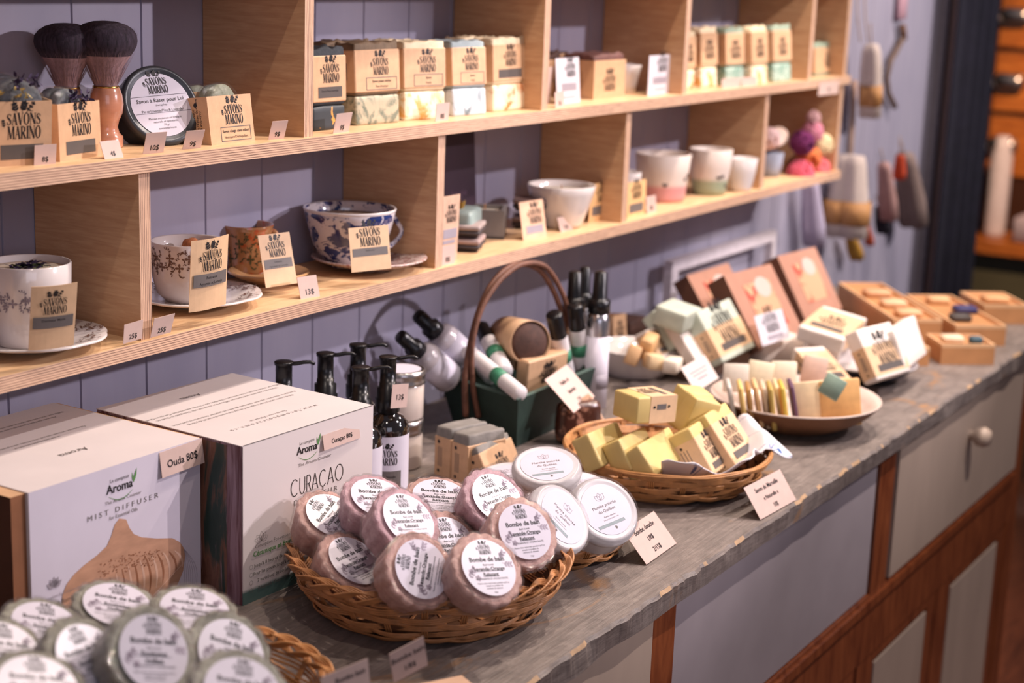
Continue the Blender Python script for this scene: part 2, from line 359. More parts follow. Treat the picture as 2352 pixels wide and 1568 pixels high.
# ------------------------------------------------------------------ the room
K = 1.12 / 1.22; YW = 1.2715
m = MB(); grooves = []
PW = .0985; x = 1.2113 - PW * 32
while x < 4.15: grooves.append(x); x += PW
vs = []; fs = []
for i, gx in enumerate(grooves):
    x1 = min(gx + PW, 4.15)
    for (a, b, ya, yb) in ((gx, gx + .002, YW + .004, YW), (gx + .002, x1 - .0012, YW, YW), (x1 - .0012, x1, YW, YW + .004)):
        m.add([(a, ya, -.88), (b, yb, -.88), (b, yb, 1.7), (a, ya, 1.7)], [(0, 1, 2, 3)], WALL)
m.add([(-2.2, YW + .03, -.88), (4.15, YW + .03, -.88), (4.15, YW + .03, 1.7), (-2.2, YW + .03, 1.7)], [(0, 1, 2, 3)], WALL)
struct(m.build('wall_back'))
FLR = m_wood('brown_floorboards', '3e1c10', '6b3822', .4, (3, 18, 18))
struct(MB().box(-2.2, 8, -2.2, 2.6, -.92, -.88, FLR).build('floor'))
TRIMM = mat('pale_pink_trim_paint', 'b29a96', .5, .05, 10, .05)
struct(MB().box(4.04, 4.063, YW - .025, YW, -.88, 1.7, mat('grey_trim_paint', '6f6970', .5)).build('trim_1'))
struct(MB().box(4.067, 4.168, YW - .04, YW, -.88, 1.7, TRIMM).build('trim_2'))
DK = mat('dark_far_wall', '2a1a14', .7, .2, 4)
struct(MB().box(7.6, 7.65, -2.2, 2.6, -.88, 1.9, DK).build('wall_right'))
struct(MB().box(4.15, 7.6, 2.55, 2.6, -.88, 1.9, DK).build('wall_far'))

# ------------------------------------------------------------------ plywood shelving
YS = 1.12; D = .150; ZU = .4217; ZL = .2413; ZT = .611; TH = .0152; S = .5104; X0 = -.5; XE = 3.045
su = thing('shelf_unit', 'long pale plywood wall shelf with two open rows of staggered compartments', 'shelf', LR(0, YS, 0))
for z, nm in ((ZL, 'shelf_board'), (ZU, 'shelf_board'), (ZT, 'shelf_board')):
    MB().box(X0, (3.043 if z == ZL else XE + .012), 0, D, -TH, 0, PLY, {'front': EDGZ}).build(nm, su, LR(0, 0, z), bevel=.0006)
def panel(x, z0, z1): MB().box(-TH, 0, .006, D, 0, z1 - z0 - TH, PLYV, {'front': EDGX}).build('divider_panel', su, LR(x, 0, z0), bevel=.0005)
for x in (-.11, .40, .91, 1.420, 1.922, 2.349, 2.866, 3.045): panel(x, ZU, ZT)
for x in (.15, .66, 1.169, 1.679, 2.1685, 2.6807, 3.038): panel(x, ZL, ZU)

# ------------------------------------------------------------------ countertop and cabinet
random.seed(3)
m = MB(); n = 620; xs = [-1 + 4.12 * i / n for i in range(n + 1)]
def ey(x): return .676 + .0035 * noise.noise(V((x * 9, 0, 0))) + .0035 * noise.noise(V((x * 45, 3, 0))) + .0018 * noise.noise(V((x * 130, 3, 0)))
def ey2(x): return .678 + .004 * noise.noise(V((x * 14, 5, 0)))
vs = []
for x in xs: vs += [(x, YW - .002, 0), (x, ey(x) + .0030 + .0018 * noise.noise(V((x * 30, 1, 1))), 0), (x, ey(x), -.0035), (x, ey2(x), -.027), (x, YW - .002, -.027)]
fs = []
for i in range(n):
    for k in range(5): a = i * 5 + k; b = i * 5 + (k + 1) % 5; fs.append((a, b, b + 5, a + 5))
fs += [(4, 3, 2, 1, 0), tuple(n * 5 + k for k in range(5))]
TANW = mat('bare_tan_wood_chips', 'a58768', .6, .2, 60, .3)
chip = [f for i, f in enumerate(fs[:-2]) if i % 5 == 1 and noise.noise(V((vs[f[0]][0] * 22, 9, 0))) > .12]
cs_ = set(map(id, chip)); m.add(vs, [f for f in fs if id(f) not in cs_], COUNTER); m.add(vs, chip, TANW)
tag(m.build('countertop'), 'long weathered grey plank worktop with worn edge carrying baskets and boxes', 'countertop')
cb = thing('cabinet', 'old red-brown wooden cabinet with cream drawers and panelled doors under grey worktop', 'cabinet', LR(1.5, .7, -.88))
def cbx(x0, x1, z0, z1, y0=0, y1=.02): return (x0 - 1.5, x1 - 1.5, y0, y1, z0 + .88, z1 + .88)
m = MB()
for a, b in ((.74, .80), (1.452, 1.510), (2.157, 2.222)): m.box(*cbx(a, b, -.2452, -.028), CAB)
for a, b in ((.1, .16), (2.905, 2.96)): m.box(*cbx(a, b, -.88, -.028), CAB)
m.box(*cbx(.1601, 2.9049, -.345, -.245), CAB); m.box(*cbx(.1601, 2.9049, -.263, -.250, -.006, -.0002), CAB); m.box(*cbx(.1601, 2.9049, -.88, -.8002), CAB)
m.box(*cbx(2.94, 2.9598, -.8798, -.0282, .0202, .56), CAB); m.box(*cbx(.1, 2.94, -.88, -.86, .02, .56), CAB)
m.box(*cbx(.1, 2.94, -.2, -.19, .02, .56), CAB)
m.build('frame', cb, bevel=.002)
def drawer(a, b, mt, knob=False):
    d = MB().box(*cbx(a + .004, b - .004, -.240, -.032, -.004, .016), mt).build('drawer', cb, bevel=.003)
    if knob:
        MB().lathe([(.0001, .034), (.012, .033), (.0165, .024), (.0145, .012), (.008, .006), (.008, 0)], 20, CREAM, M=Matrix.Rotation(math.pi / 2, 4, 'X')).build('knob', d, LR((a + b) / 2 + .015 - 1.5, -.004, .88 - .105))
drawer(.80, 1.452, CREAM); drawer(2.222, 2.905, CREAM, True)
MB().box(*cbx(1.514, 2.153, -.243, -.028, .004, .018), GREYP).build('drawer', cb, label='flat grey lilac drawer front')
for a, b in ((.16, .53), (.53, .90), (1.02, 1.39), (1.39, 1.76), (1.76, 2.13), (2.13, 2.50), (2.50, 2.90)):
    m = MB(); z0, z1 = -.80, -.345
    m.box(*cbx(a + .003, a + .075, z0, z1, .002, .02), CAB); m.box(*cbx(b - .045, b - .003, z0, z1, .002, .02), CAB)
    m.box(*cbx(a + .075, b - .045, z1 - .018, z1, .002, .02), CAB); m.box(*cbx(a + .075, b - .045, z0, z0 + .06, .002, .02), CAB)
    dd = m.build('door', cb, bevel=.002)
    MB().box(*cbx(a + .080, b - .050, z0 + .065, z1 - .024, .001, .015), CREAM).build('panel', dd, bevel=.006, label='cream painted door panel')
# ------------------------------------------------------------------ shop goods: builders
def grp(o, g):
    if g: o['group'] = g
    return o
def card(bl, br, tl, lines, label, cat='price card', z=0, y=None, name='price_card', m=CARD, ink=INK, th=.0005, group=None, size=.3, M3=None, curl=0, extra=None, bold=.012):
    """thin card through three picture corners resting on a plane; lines = [(text, x, z, size)] in card fractions"""
    M, w, h = M3 if M3 else FR(bl, br, tl, z=z, y=y)
    t = MB(); N = 8 if curl else 1
    for i in range(N): t.box(w * i / N, w * (i + 1) / N, 0, th, 0, h, m)
    if extra: extra(t, w, h)
    for ln in lines:
        if ln[0] == '#logo': t.logo(INK, (w * ln[1], -.0003, h * ln[2]), UX, UZ, w * ln[3])
        elif ln[0] == '#bar':
            for q in range(10): t.box(w * (ln[1] + (ln[3] - ln[1]) * q / 10), w * (ln[1] + (ln[3] - ln[1]) * (q + 1) / 10), -.0003, 0, h * ln[2], h * ln[4], INKG if len(ln) < 6 else ln[5])
        elif ln[0] == '#hline': t.box(w * ln[1], w * ln[3], -.0003, 0, h * ln[2], h * ln[2] + .0004, ink)
        else: t.text(ln[0], ink, (w * ln[1], -.0003, h * ln[2]), UX, UZ, h * ln[3], bold, sx=ln[4] if len(ln) > 4 else 1)
    wp = (lambda q: V((q.x, q.y + curl * (1 - math.cos((q.x / w - .35) * 2.2)) + curl * .6 * (q.z / h) ** 2, q.z))) if curl else None
    o = t.build(name, None, M, warp=wp); return grp(tag(o, label, cat), group)
def price(bl, br, tl, s, label, z=ZU, group='small shelf price cards', **k):
    return card(bl, br, tl, [(s, .5, .16, .36)], label, z=z, group=group, **k)
def savons(bl, br, tl, label, t1='', t2='', z=ZL, curl=0, m=KRAFT2, group='kraft name tags on the cups', name='name_tag'):
    return card(bl, br, tl, [('#logo', .5, .56, .56), ('#bar', .06, .34, .94, .52)] + ([(t1, .5, .445, .055)] if t1 else []) + ([(t2, .5, .365, .055)] if t2 else []), label, 'tag', z=z, name=name, m=m, curl=curl, group=group)
def band_print(t, w, z0, z1, style, y=-.0013, lines=('Savon', '')):
    hh = z1 - z0
    if style == 'bar':
        t.logo(INK, (w * .52, y, z0 + hh * .42), UX, UZ, min(w * .62, hh * .6)); t.box(w * .16, w * .86, y, y + .0002, z0 + hh * .10, z0 + hh * .33, INKD)
        t.text(lines[0], INK, (w * .5, y - .0001, z0 + hh * .22), UX, UZ, hh * .07)
    elif style == 'frame':
        t.logo(INK, (w * .55, y, z0 + hh * .40), UX, UZ, min(w * .56, hh * .6))
        for a, b, c, d in ((.24, .92, .05, .065), (.24, .92, .335, .35), (.24, .25, .05, .35), (.91, .92, .05, .35)): t.box(w * a, w * b, y, y + .0002, z0 + hh * c, z0 + hh * d, INKG)
        t.text(lines[0], INK, (w * .58, y, z0 + hh * .23), UX, UZ, hh * .085, .01); t.text(lines[1], INK, (w * .58, y, z0 + hh * .11), UX, UZ, hh * .075)
    elif style == 'logo': t.logo(INK, (w * .5, y, z0 + hh * .2), UX, UZ, min(w * .6, hh * .6))
def soap(M, w, d, h, barm, label, band=(.2, .9), bandm=None, style='bar', rough=.0045, name='soap_bar', group=None, lines=('Savon', ''), sidetext=True, r=.003, cat='soap'):
    t = thing(name, label, cat, M, group)
    b = MB().rbox(.0012, w - .0012, .0012, d - .0012, 0, h, r, barm, 2, cuts=5 if rough else 0, topn=rough, jit=.0004); b.build('bar', t)
    if band:
        z0, z1 = h * band[0], h * band[1]; k = MB().rbox(0, w, 0, d, z0, z1, .0011, bandm or KRAFT, 1); k.sm = [False] * len(k.sm)
        band_print(k, w, z0, z1, style, -.0003, lines)
        if sidetext:
            k.polys([ell(d * .5, z1 - .008, .0022, .0022), ell(d * .5, z0 + .007, .0022, .0022)], INK, (-.0003, d, 0), (0, -1, 0), UZ)
            for q in range(3): k.box(-.0003, 0, d * (.36 + .12 * q), d * (.36 + .12 * q) + .0008, z0 + .014, z1 - .015, INKG)
        k.build('wrapper', t)
    return t
def stack(bl, br, tl, split, d, m_low, m_up, where, style='bar', lines=('', ''), z=ZU, name='soap_bar', band=(.06, .86), rear=True, g='stacked soap bars on the upper shelf', rearname='behind'):
    M, w, h = FR(bl, br, tl, z=z); M = M.copy()
    soap(M, w, d, h * split - .0005, m_low, 'unwrapped lower %s' % where[0], band=None, rough=.0012, name=name, group=g)
    soap(M @ LR(0, 0, h * split), w, d, h * (1 - split), m_up, 'kraft-banded upper %s' % where[1], band=band, style=style, lines=lines, name=name, group=g)
    if rear:
        M2 = M @ LR(0.002, d + .012, 0)
        soap(M2, w, d, h * split, m_low, 'lower %s' % where[2], band=None, rough=0, name=name, group=g)
        soap(M2 @ LR(0, 0, h * split + .0003), w, d, h * (1 - split) + .001, rear if not isinstance(rear, bool) else m_up, 'upper %s' % where[2], band=band, style='none', name=name, group=g)
M_BROWNS = mat('brown_soap', '6e5a45', .7, .25, 90, .4); M_DBROWN = mat('dark_cocoa_soap', '4a3128', .7, .3, 90, .5)
M_BEIGE = mat('beige_soap', 'd6c3a0', .6, .1, 60, .3); M_BLUE = mat('blue_grey_soap', '8f9b9c', .65, .12, 60, .3); M_CREAM = mat('cream_soap', 'e2cdaa', .6, .1, 60, .3)
M_SW1 = m_blotch('green_swirl_soap', 'b0a68b', '6c7260', 22, .53, .6, 0, 4, soft=.08); M_SW2 = m_blotch('amber_swirl_soap', 'e9dcc0', 'd8a45c', 18, .53, .6, 0, 3, soft=.07)
M_SW3 = m_blotch('grey_swirl_soap', 'c3cbd0', '6b7a80', 20, .58, .6, 0, 2, soft=.06); M_SW4 = m_blotch('orange_swirl_soap', 'e9d8b8', 'c9762e', 16, .57, .6, 0, 2.5, soft=.07)
M_BLK2 = m_blotch('black_soap_with_flakes', '2e3439', 'd99a45', 45, .62, .6, 0, 1.5, soft=.02)

# ------------------------------------------------------------------ upper row, first bay
PURPLE = mat('purple_petals', '2c1d3c', .8, .4, 200, .4); YEL = mat('dry_yellow_petals', 'b59b58', .7, .2, 200)
DISCM = m_sparkle('dark_grey_soap_in_film', '3b424b', '555d68')
def kraftbox(M, w, d, h, label, style='bar', lines=('', ''), name='soap_box', group=None, discs=0, dm=None, top=None, rr=.024, cat='soap box', z1=None):
    t = thing(name, label, cat, M, group)
    k = MB(); e = .0008
    k.box(0, w, 0, e, 0, h, KRAFT); k.box(0, e, e, d, 0, h, KRAFT); k.box(w - e, w, e, d, 0, h, KRAFT); k.box(e, w - e, d - e, d, 0, h * 1.12, KRAFT); k.box(e, w - e, e, d - e, 0, e, KRAFT)
    band_print(k, w, 0, h, style, -.0003, lines)
    k.polys([ell(d * .45, h - .008, .0024, .0024), ell(d * .5, .008, .0022, .0022)], INK, (-.0003, d, 0), (0, -1, 0), UZ)
    for i, s in enumerate(('Marie-Eve Naud', '110, rue de l\'Eglise, St-Come', '418 650-4777')): k.text(s, INK, (-.0003, d * (.62 - .15 * i), h * .48), UZ, UY, .0042)
    k.build('carton', t)
    for i in range(discs):
        y = d * (.22 + .27 * i); q = MB().lathe([(.0001, 0), (rr - .003, 0), (rr, .002), (rr, .011), (rr - .003, .013), (.0001, .013)], 28, dm or DISCM)
        ds = q.build('soap_disc', t, LR(w * .5, y + .013, h + (rr * .62 - rr), 0, math.pi / 2))
        MB().lathe([(.0001, -.001), (rr + .001, -.001), (rr + .0022, .006), (rr + .001, .0145), (.0001, .0145)], 28, WRAP, fn=lambda a, r, z: (r + .0014 * noise.noise(V((a * 4, z * 200, 3))), z)).build('clear_film', ds)
    if top: top(t, w, d, h)
    return t
def petals(t, w, d, h, m=PURPLE, n=34, cx=.55, cz=.010, s=.012):
    k = MB(); random.seed(5)
    for i in range(n):
        o = V((w * cx + random.uniform(-s, s), .001 + random.uniform(-.002, .006), h + cz + random.uniform(-.004, .005)))
        a, b = V((random.uniform(-1, 1), random.uniform(-1, 1), random.uniform(-1, 1))).normalized(), V((random.uniform(-1, 1), random.uniform(-1, 1), random.uniform(-1, 1))).normalized()
        k.polys([leaf(0, 0, .007, .0018, 0)], m, o, a, b)
    k.build('dried_flowers', t)
M, w, h = FR((-22, 384), (118, 376), (-22, 235), z=ZU)
kraftbox(M, w, .05, h, 'kraft soap box with dark soap and yellow and purple petals, leftmost on the upper shelf', discs=3, group='open kraft soap boxes on the upper shelf', top=lambda t, w, d, h: (petals(t, w, d, h, PURPLE, 30, .6, .016), petals(t, w, d, h, YEL, 16, .35, .006, .016)), rr=.0275)
M, w, h = FR((138, 372), (233, 357), (132, 240), z=ZU)
kraftbox(M, w, .045, h, 'kraft soap box with dark discs and a purple flower beside the shaving brush', discs=2, group='open kraft soap boxes on the upper shelf', top=lambda t, w, d, h: petals(t, w, d, h, PURPLE, 40, .62, .003), rr=.0195)
FACE = m_sparkle('pale_green_soap_in_film', '8f9683', 'b4b7a3')
M, w, h = FR((486, 334), (586, 323), (474, 222), z=ZU)
kraftbox(M, w, .03, h, 'kraft sleeve of unscented facial soap discs nearest the price card reading 9$', 'frame', ('Savon visage sans odeur', 'Nettoyant/Démaquillant'), discs=2, dm=FACE, rr=.0195, group='facial soap sleeves')
kraftbox(M @ LR(.004, .040, 0, -.1), w, .04, h, 'second kraft sleeve of facial soap, standing behind the front one', 'frame', ('Savon visage', ''), discs=2, dm=FACE, rr=.021, group='facial soap sleeves')
# shaving brushes
BH = mat('pink_wood_handle', 'bf8468', .25, .12, 30, .05, coat=.7, grain=(1, 1, 4)); BR1 = mat('pale_bristle_base', '9c8084', .7, .3, 40, .3, grain=(8, 8, 1)); BR2 = mat('dark_bristle_tip', '352b36', .9, .6, 60, .3, grain=(6, 6, 1))
def brush(M, s, label, hm):
    t = thing('shaving_brush', label, 'brush', M, 'shaving brushes')
    pr = [(.0001, 0), (.0150, 0), (.0158, .0012), (.0158, .011), (.0125, .014), (.0108, .020), (.0122, .026), (.0158, .034), (.0168, .043), (.0155, .052), (.0135, .058), (.012, .060), (.0001, .060)]
    MB().lathe([(r * s, z * s) for r, z in pr], 36, hm).build('handle', t)
    MB().lathe([(.0121 * s, .0585 * s), (.0130 * s, .0585 * s), (.0130 * s, .0605 * s), (.0121 * s, .0605 * s)], 36, BRASS).build('collar', t)
    k = MB(); random.seed(9)
    k.lathe([(.0112 * s, .060 * s), (.0165 * s, .078 * s), (.0205 * s, .084 * s), (.0245 * s, .090 * s)], 40, BR1, fn=lambda a, r, z: (r * (1 + .03 * noise.noise(V((a * 9, 1, 0)))), z))
    k.lathe([(.0245 * s, .090 * s), (.0282 * s, .095 * s), (.0308 * s, .100 * s), (.0314 * s, .105 * s), (.0300 * s, .111 * s), (.0262 * s, .116 * s), (.0200 * s, .120 * s), (.0110 * s, .1228 * s), (.0001, .1235 * s)], 40, BR2, fn=lambda a, r, z: (r * (1 + .05 * noise.noise(V((a * 9, z * 60, 0)))), z))
    for i in range(1500):
        a = random.uniform(0, 6.283); rr = math.sqrt(random.random()); r0, r1 = .0112 * s * rr, .0330 * s * rr; zt = (.116 + .0085 * (1 - rr * rr) + random.uniform(-.002, .0015)) * s
        if rr > .93: zt -= random.uniform(0, .012) * s
        zs = .106 * s; rs = r0 + (r1 - r0) * .9
        e = .00022 * s; ca, sa = math.cos(a), math.sin(a)
        k.add([(rs * ca - e * sa, rs * sa + e * ca, zs), (rs * ca + e * sa, rs * sa - e * ca, zs), (r1 * ca, r1 * sa, zt)], [(0, 1, 2)], BR2)
        if rr > .9: k.add([(r0 * ca * 1.03 - e * sa, r0 * sa * 1.03 + e * ca, .061 * s), (r0 * ca * 1.03 + e * sa, r0 * sa * 1.03 - e * ca, .061 * s), (rs * ca * 1.02, rs * sa * 1.02, .096 * s)], [(0, 1, 2)], BR1)
    k.build('bristles', t); return t
p = oz(268, 340, ZU); brush(LR(p.x, p.y + .013, ZU), 1.0, 'shaving brush with glossy pinkish handle and brass collar, front one', BH)
p = oy(152, 120, 1.226); brush(LR(p.x, 1.226, ZU), .975, 'dark-tipped shaving brush in deep shade behind the front brush', mat('dark_wood_handle', '6b4a3c', .3, .1, 30, .05, coat=.6))
# leaning round tin
TIN = mat('dark_grey_tin', '3e4044', .35, .08, 40, .1, metal=.3)
R = .0418
p = oz(371, 240, ZU + R * .96); Mt = faceM(p, .84, math.radians(38), math.radians(14))
t = thing('shaving_soap_tin', 'round dark grey tin of shaving soap standing on edge with white label', 'tin', Mt)
MB().lathe([(.0001, -.034), (R - .002, -.034), (R - .001, -.032), (R - .001, -.012)] , 48, TIN).lathe([(R - .001, -.012), (R + .0005, -.012), (R + .0005, -.002), (R - .0015, 0), (R - .004, .0004), (R - .005, -.0006), (.0001, -.0006)], 48, TIN).build('can', t)
k = MB().disc(.0335, -.0003, LABEL, 40); o0 = (0, 0, .0001)
k.logo(INK, (0, .0120, .0001), UX, UY, .025)
for s, y, sz in (('Savon à Raser pour Lui', .0025, .0046), ('Shaving Soap', -.0008, .002), ('Pin et Lavande/Pine & Lavender', -.0058, .0030), ('Mousse onctueuse en Vinaigre', -.0120, .0024), ('naturelle et hydratante', -.0148, .0024), ('75 gr', -.0176, .0024), ('savonsmarino.ca', -.0205, .0024)): k.text(s, INK, (0, y * 1.25, .0001), UX, UY, sz * 1.25, 0)
for y in (.0095, -.0083): k.box(-.0315, .0315, y, y + .0003, .0, .0001, INK)
k.build('round_label', t)
for a in ((( 78, 380), (128, 376), (80, 334), '8$', 'price card leaning at the kraft boxes, leftmost, figure hardly readable'), ((241, 366), (284, 361), (229, 325), '4$', 'tilted white price card reading 4$ before the pink brush handle'), ((328, 354), (375, 350), (337, 306), '10$', 'price card reading 10$ before the round dark tin'), ((419, 343), (461, 340), (429, 301), '9$', 'price card reading 9$ between tin and facial soap'), ((616, 321), (652, 318), (626, 279), '9$', 'price card reading 9$ alone before the bare divider panel')): price(*a)

# ------------------------------------------------------------------ upper row, second bay: stacks
stack((720, 303), (797, 295), (717, 110), .30, .035, M_BLK2, M_BLACKM if False else BLACKM, ('black soap bar with orange flakes behind the 8$ card', 'black soap bar touching the plywood divider', 'dark bar behind the black soap stack'), lines=('Savon Peau normale', ''), rear=M_DBROWN)
stack((819, 290), (922, 281), (813, 98), .36, .034, M_SW1, M_BROWNS, ('green-brown marbled soap, second stack from the divider', 'brown soap bar, second stack from the divider', 'cocoa bar behind the brown stack'), 'frame', ('Savon peaux séches', 'Peau-Atopique'))
stack((929, 278), (1026, 272), (926, 95), .37, .034, M_SW2, M_BEIGE, ('cream and amber marbled soap under the beige bar', 'beige soap bar in the middle stack', 'beige bar behind the middle stack'), 'frame', ('Savon', 'Karité'))
stack((1042, 268), (1121, 262), (1036, 94), .37, .034, M_SW3, M_BLUE, ('pale blue-grey marbled soap, fourth stack', 'blue-grey soap bar, fourth stack', 'bar behind the blue-grey stack'), 'frame', ('Savon', 'visage'))
stack((1134, 258), (1209, 250), (1132, 88), .37, .034, M_SW4, M_CREAM, ('cream soap with orange swirl, last stack by the panel', 'cream soap bar with orange top, last stack by the panel', 'bar behind the cream and orange stack'), 'bar')
price((765, 307), (801, 302), (774, 262), '8$', 'price card reading 8$ leaning on the black soap stack'); price((1000, 279), (1030, 276), (1003, 238), '8$', 'small price card before the amber marbled soap')

# ------------------------------------------------------------------ upper row, third bay
GI = 'kraft and white packs in the third upper bay'
def small(bl, br, tl, d, barm, label, z=ZU, **k):
    M, w, h = FR(bl, br, tl, z=z); return soap(M, w, d, h, barm, label, **k)
M_PINKB = mat('pinkish_brown_soap', '6e4a44', .7, .25, 80, .5)
for dy, lab in ((0, 'kraft box of pinkish-brown crumbled bath salts in the third upper bay'),):
    M, w, h = FR((1362, 229), (1434, 222), (1366, 140), z=ZU); t = kraftbox(M, w, .06, h, lab, 'logo')
    MB().rbox(.002, w - .002, .002, .056, h - .008, h + .008, .003, M_PINKB, 2, cuts=5, topn=.006).build('crumbly_filling', t)
M, w, h = FR((1300, 226), (1350, 222), (1300, 138), z=ZU); t = kraftbox(M @ LR(0, .03, 0), w, .06, h, 'kraft box of dark brown crumbled salts behind the left white card', 'logo')
MB().rbox(.002, w - .002, .002, .056, h - .008, h + .010, .003, M_DBROWN, 2, cuts=5, topn=.008).build('crumbly_filling', t)
def wcard(bl, br, tl, label): card(bl, br, tl, [('#logo', .62, .58, .42), ('#bar', .22, .28, .85, .44, INKL), ('#bar', .28, .12, .8, .15, INKL)], label, 'card', z=ZU, name='information_card', m=WHITE, group='white information cards in the third bay')
wcard((1280, 240), (1333, 234), (1276, 134), 'tall white card with small crest, left of the kraft salts box'); wcard((1487, 220), (1536, 214), (1492, 128), 'tall white card with small crest, right of the tapered white cup')
price((1276, 248), (1297, 245), (1274, 212), '5$', 'tiny price card touching the left tall white card')
price((1247, 240), (1262, 238), (1258, 154), '', 'white strip card peeking from behind the plywood panel')
def cup(M, r, h, label, name='cup', m=None, rb=.6, handle=None, sauc=None, wax=None, group=None, cat='cup', prof=None, print_=None, wick=False):
    r *= K; h *= K; m = m or GLAZE; t = thing(name, label, cat, M, group)
    P = prof or [(rb, .0), (rb, .02), (rb + (1 - rb) * .45, .12), (rb + (1 - rb) * .8, .4), (.98, .8), (1, 1)]
    pr = [(.0001, .002)] + [(r * a, h * b) for a, b in P] + [(r - .0008, h + .0009), (r - .0024, h)] + [(r * a - .003, max(.004, h * b)) for a, b in reversed(P[1:-1])] + [(.0001, .004)]
    k = MB().lathe(pr, 56, m)
    if print_: print_(k, r, h, P)
    k.build('bowl', t)
    if wax: MB().disc(r * .955 - .0026, h * wax[1], wax[0], 40).build('wax', t)
    if wick: MB().box(-.006, .006, -.0006, .0006, h * wax[1], h * wax[1] + .008, mat('wooden_wick', 'b07a4a', .7)).build('wick', t, LR(0, 0, 0, .5))
    if handle is not None:
        a = handle; c, s = math.cos(a), math.sin(a); pts = []
        for i in range(15):
            q = i / 14; an = math.pi * (q * 1.08 - .06); rr = r * .93 + math.sin(an) * r * .36; zz = h * (.86 - .62 * q) + (.06 * h if q < .3 else 0) * math.sin(q / .3 * math.pi); pts.append((rr * c, rr * s, zz))
        MB().tube(pts, .0034, m, 8, rf=lambda f: 1.15 - .35 * math.sin(f * math.pi)).build('handle', t)
    return t
p = oz(1461, 216, ZU); t = cup(LR(p.x, p.y + .02, ZU), .027, .047, 'tapered white cup between the salts box and the right white card', rb=.62, prof=[(.62, 0), (.72, .3), (.86, .65), (1, 1)], wax=(WAX, .8))

# fourth bay: five stacks; fifth bay
M_GR = mat('sage_soap', '8d9c88', .6, .15, 60, .2); M_GR2 = m_blotch('green_swirl_bar', 'b5c4b4', '5f8a78', 60, .52, .6, 0, 3, soft=.08)
G4 = 'soap stacks in the fourth upper bay'
for i, (bl, br, tl, up, low) in enumerate((((1568, 207), (1598, 204), (1570, 72), M_BEIGE, M_SW4), ((1612, 202), (1650, 199), (1610, 62), M_CREAM, M_SW2), ((1669, 199), (1712, 196), (1667, 64), M_GR, M_GR2), ((1729, 197), (1766, 193), (1726, 60), M_BEIGE, M_SW2), ((1779, 190), (1820, 186), (1776, 58), M_GR, M_GR2))):
    od = ('first', 'second', 'third', 'fourth', 'fifth')[i]; c = ('plain', 'cream-topped', 'sage-topped', 'beige-topped', 'sage-topped')[i]
    stack(bl, br, tl, .33, .04, low, up, ('marbled bar in the %s blurred stack of the fourth upper bay' % od, '%s bar in the %s blurred stack of the fourth upper bay' % (c, od), 'bar at the rear of the %s stack of the fourth upper bay' % od), 'logo', g=G4)
price((1658, 203), (1700, 200), (1658, 181), '', 'white price strip before the blurred stacks, left of two'); price((1703, 199), (1738, 196), (1703, 178), '', 'white price strip before the blurred stacks, right of two')
small((1872, 176), (1928, 170), (1872, 98), .04, M_GR, 'kraft-banded sage soap alone in the last small upper bay', style='logo', band=(.1, .84))
card((1879, 220), (1925, 215), (1882, 190), [('8$', .5, .3, .4)], 'white price tag hanging on the shelf edge under the last bay', y=YS - .002, group='small shelf price cards')

# ------------------------------------------------------------------ lower row: cups
def motif(k, mapf, cx, cy, s, m, seed):
    rnd = random.Random(seed); P = []
    for q in range(4): P.append(ell(cx + s * .3 * math.cos(q * 1.57), cy + s * .3 * math.sin(q * 1.57), s * .2, s * .13, q * 1.57))
    P.append(ell(cx, cy, s * .14, s * .14))
    for q in range(5):
        a = rnd.uniform(0, 6.28); b = a
        x, y = cx + s * .5 * math.cos(a), cy + s * .5 * math.sin(a)
        for j in range(4):
            x2, y2 = x + s * .2 * math.cos(b), y + s * .2 * math.sin(b); P.append(seg((x, y), (x2, y2), s * .05)); P.append(leaf(x2, y2, s * .26, s * .08, b + rnd.choice((-.9, .9)))); x, y = x2, y2; b += .5
    for p in P: k.add([mapf(x, y) for x, y in p], [tuple(range(len(p)))], m)
def pr_at(P, f):
    for (a, b), (c, d) in zip(P, P[1:]):
        if b <= f <= d: return a + (c - a) * (f - b) / max(1e-6, d - b)
    return P[-1][0]
def floral(zc, dz, step, m, s=.011):
    def f(k, r, h, P):
        n = int(6.283 / step)
        for i in range(n):
            c = i * step * r; zz = h * (zc + (dz if i % 2 else -dz))
            motif(k, lambda x, y: ((r * pr_at(P, min(1, max(0, y / h))) + .0004) * math.cos(x / r), (r * pr_at(P, min(1, max(0, y / h))) + .0004) * math.sin(x / r), y), c, zz, s, m, i)
    return f
def saucer(M, r, label, m=None, ink=None, name='saucer', rise=.013, wavy=0, n=16, printed=True):
    r *= K; rise *= K; P = [(.0001, .001), (.36 * r, .001), (.38 * r, 0), (.42 * r, 0), (.46 * r, .003), (.75 * r, rise * .55), (r, rise), (r + .0006, rise + .001), (r - .001, rise + .0022), (.75 * r, rise * .55 + .003), (.46 * r, .0055), (.30 * r, .0045), (.0001, .0045)]
    fn = (lambda a, q, z: (q * (1 + wavy * abs(math.sin(a * 4)) * (q / r) ** 3), z)) if wavy else None
    k = MB().lathe(P, 96, m or GLAZE, fn=fn)
    if printed:
        for i in range(n):
            a = 6.283 * i / n
            motif(k, lambda x, y: (((.8 * r) + y) * math.cos(x / (.8 * r)), ((.8 * r) + y) * math.sin(x / (.8 * r)), (rise * .55 + .0032) + (((.8 * r) + y) / r - .75) * rise * 1.8 + .0006), a * .8 * r, (.004 if i % 2 else -.003), .011, ink or BROWNI, i)
    return tag(k.build(name, None, M), label, 'saucer', 'saucers under the candle cups')
SZ = ZL + .0052
LGREY = mat('grey_transfer_ink', '857b86', .3, .3, 60, 0)
PINKTR = m_blotch('pink_and_grey_transferware', 'cbb8b0', '9c6f6b', 70, .54, .2, .5, 2, soft=.05)
TANG = mat('tan_glaze', 'c79a6c', .15, .08, 30, 0, coat=.6)
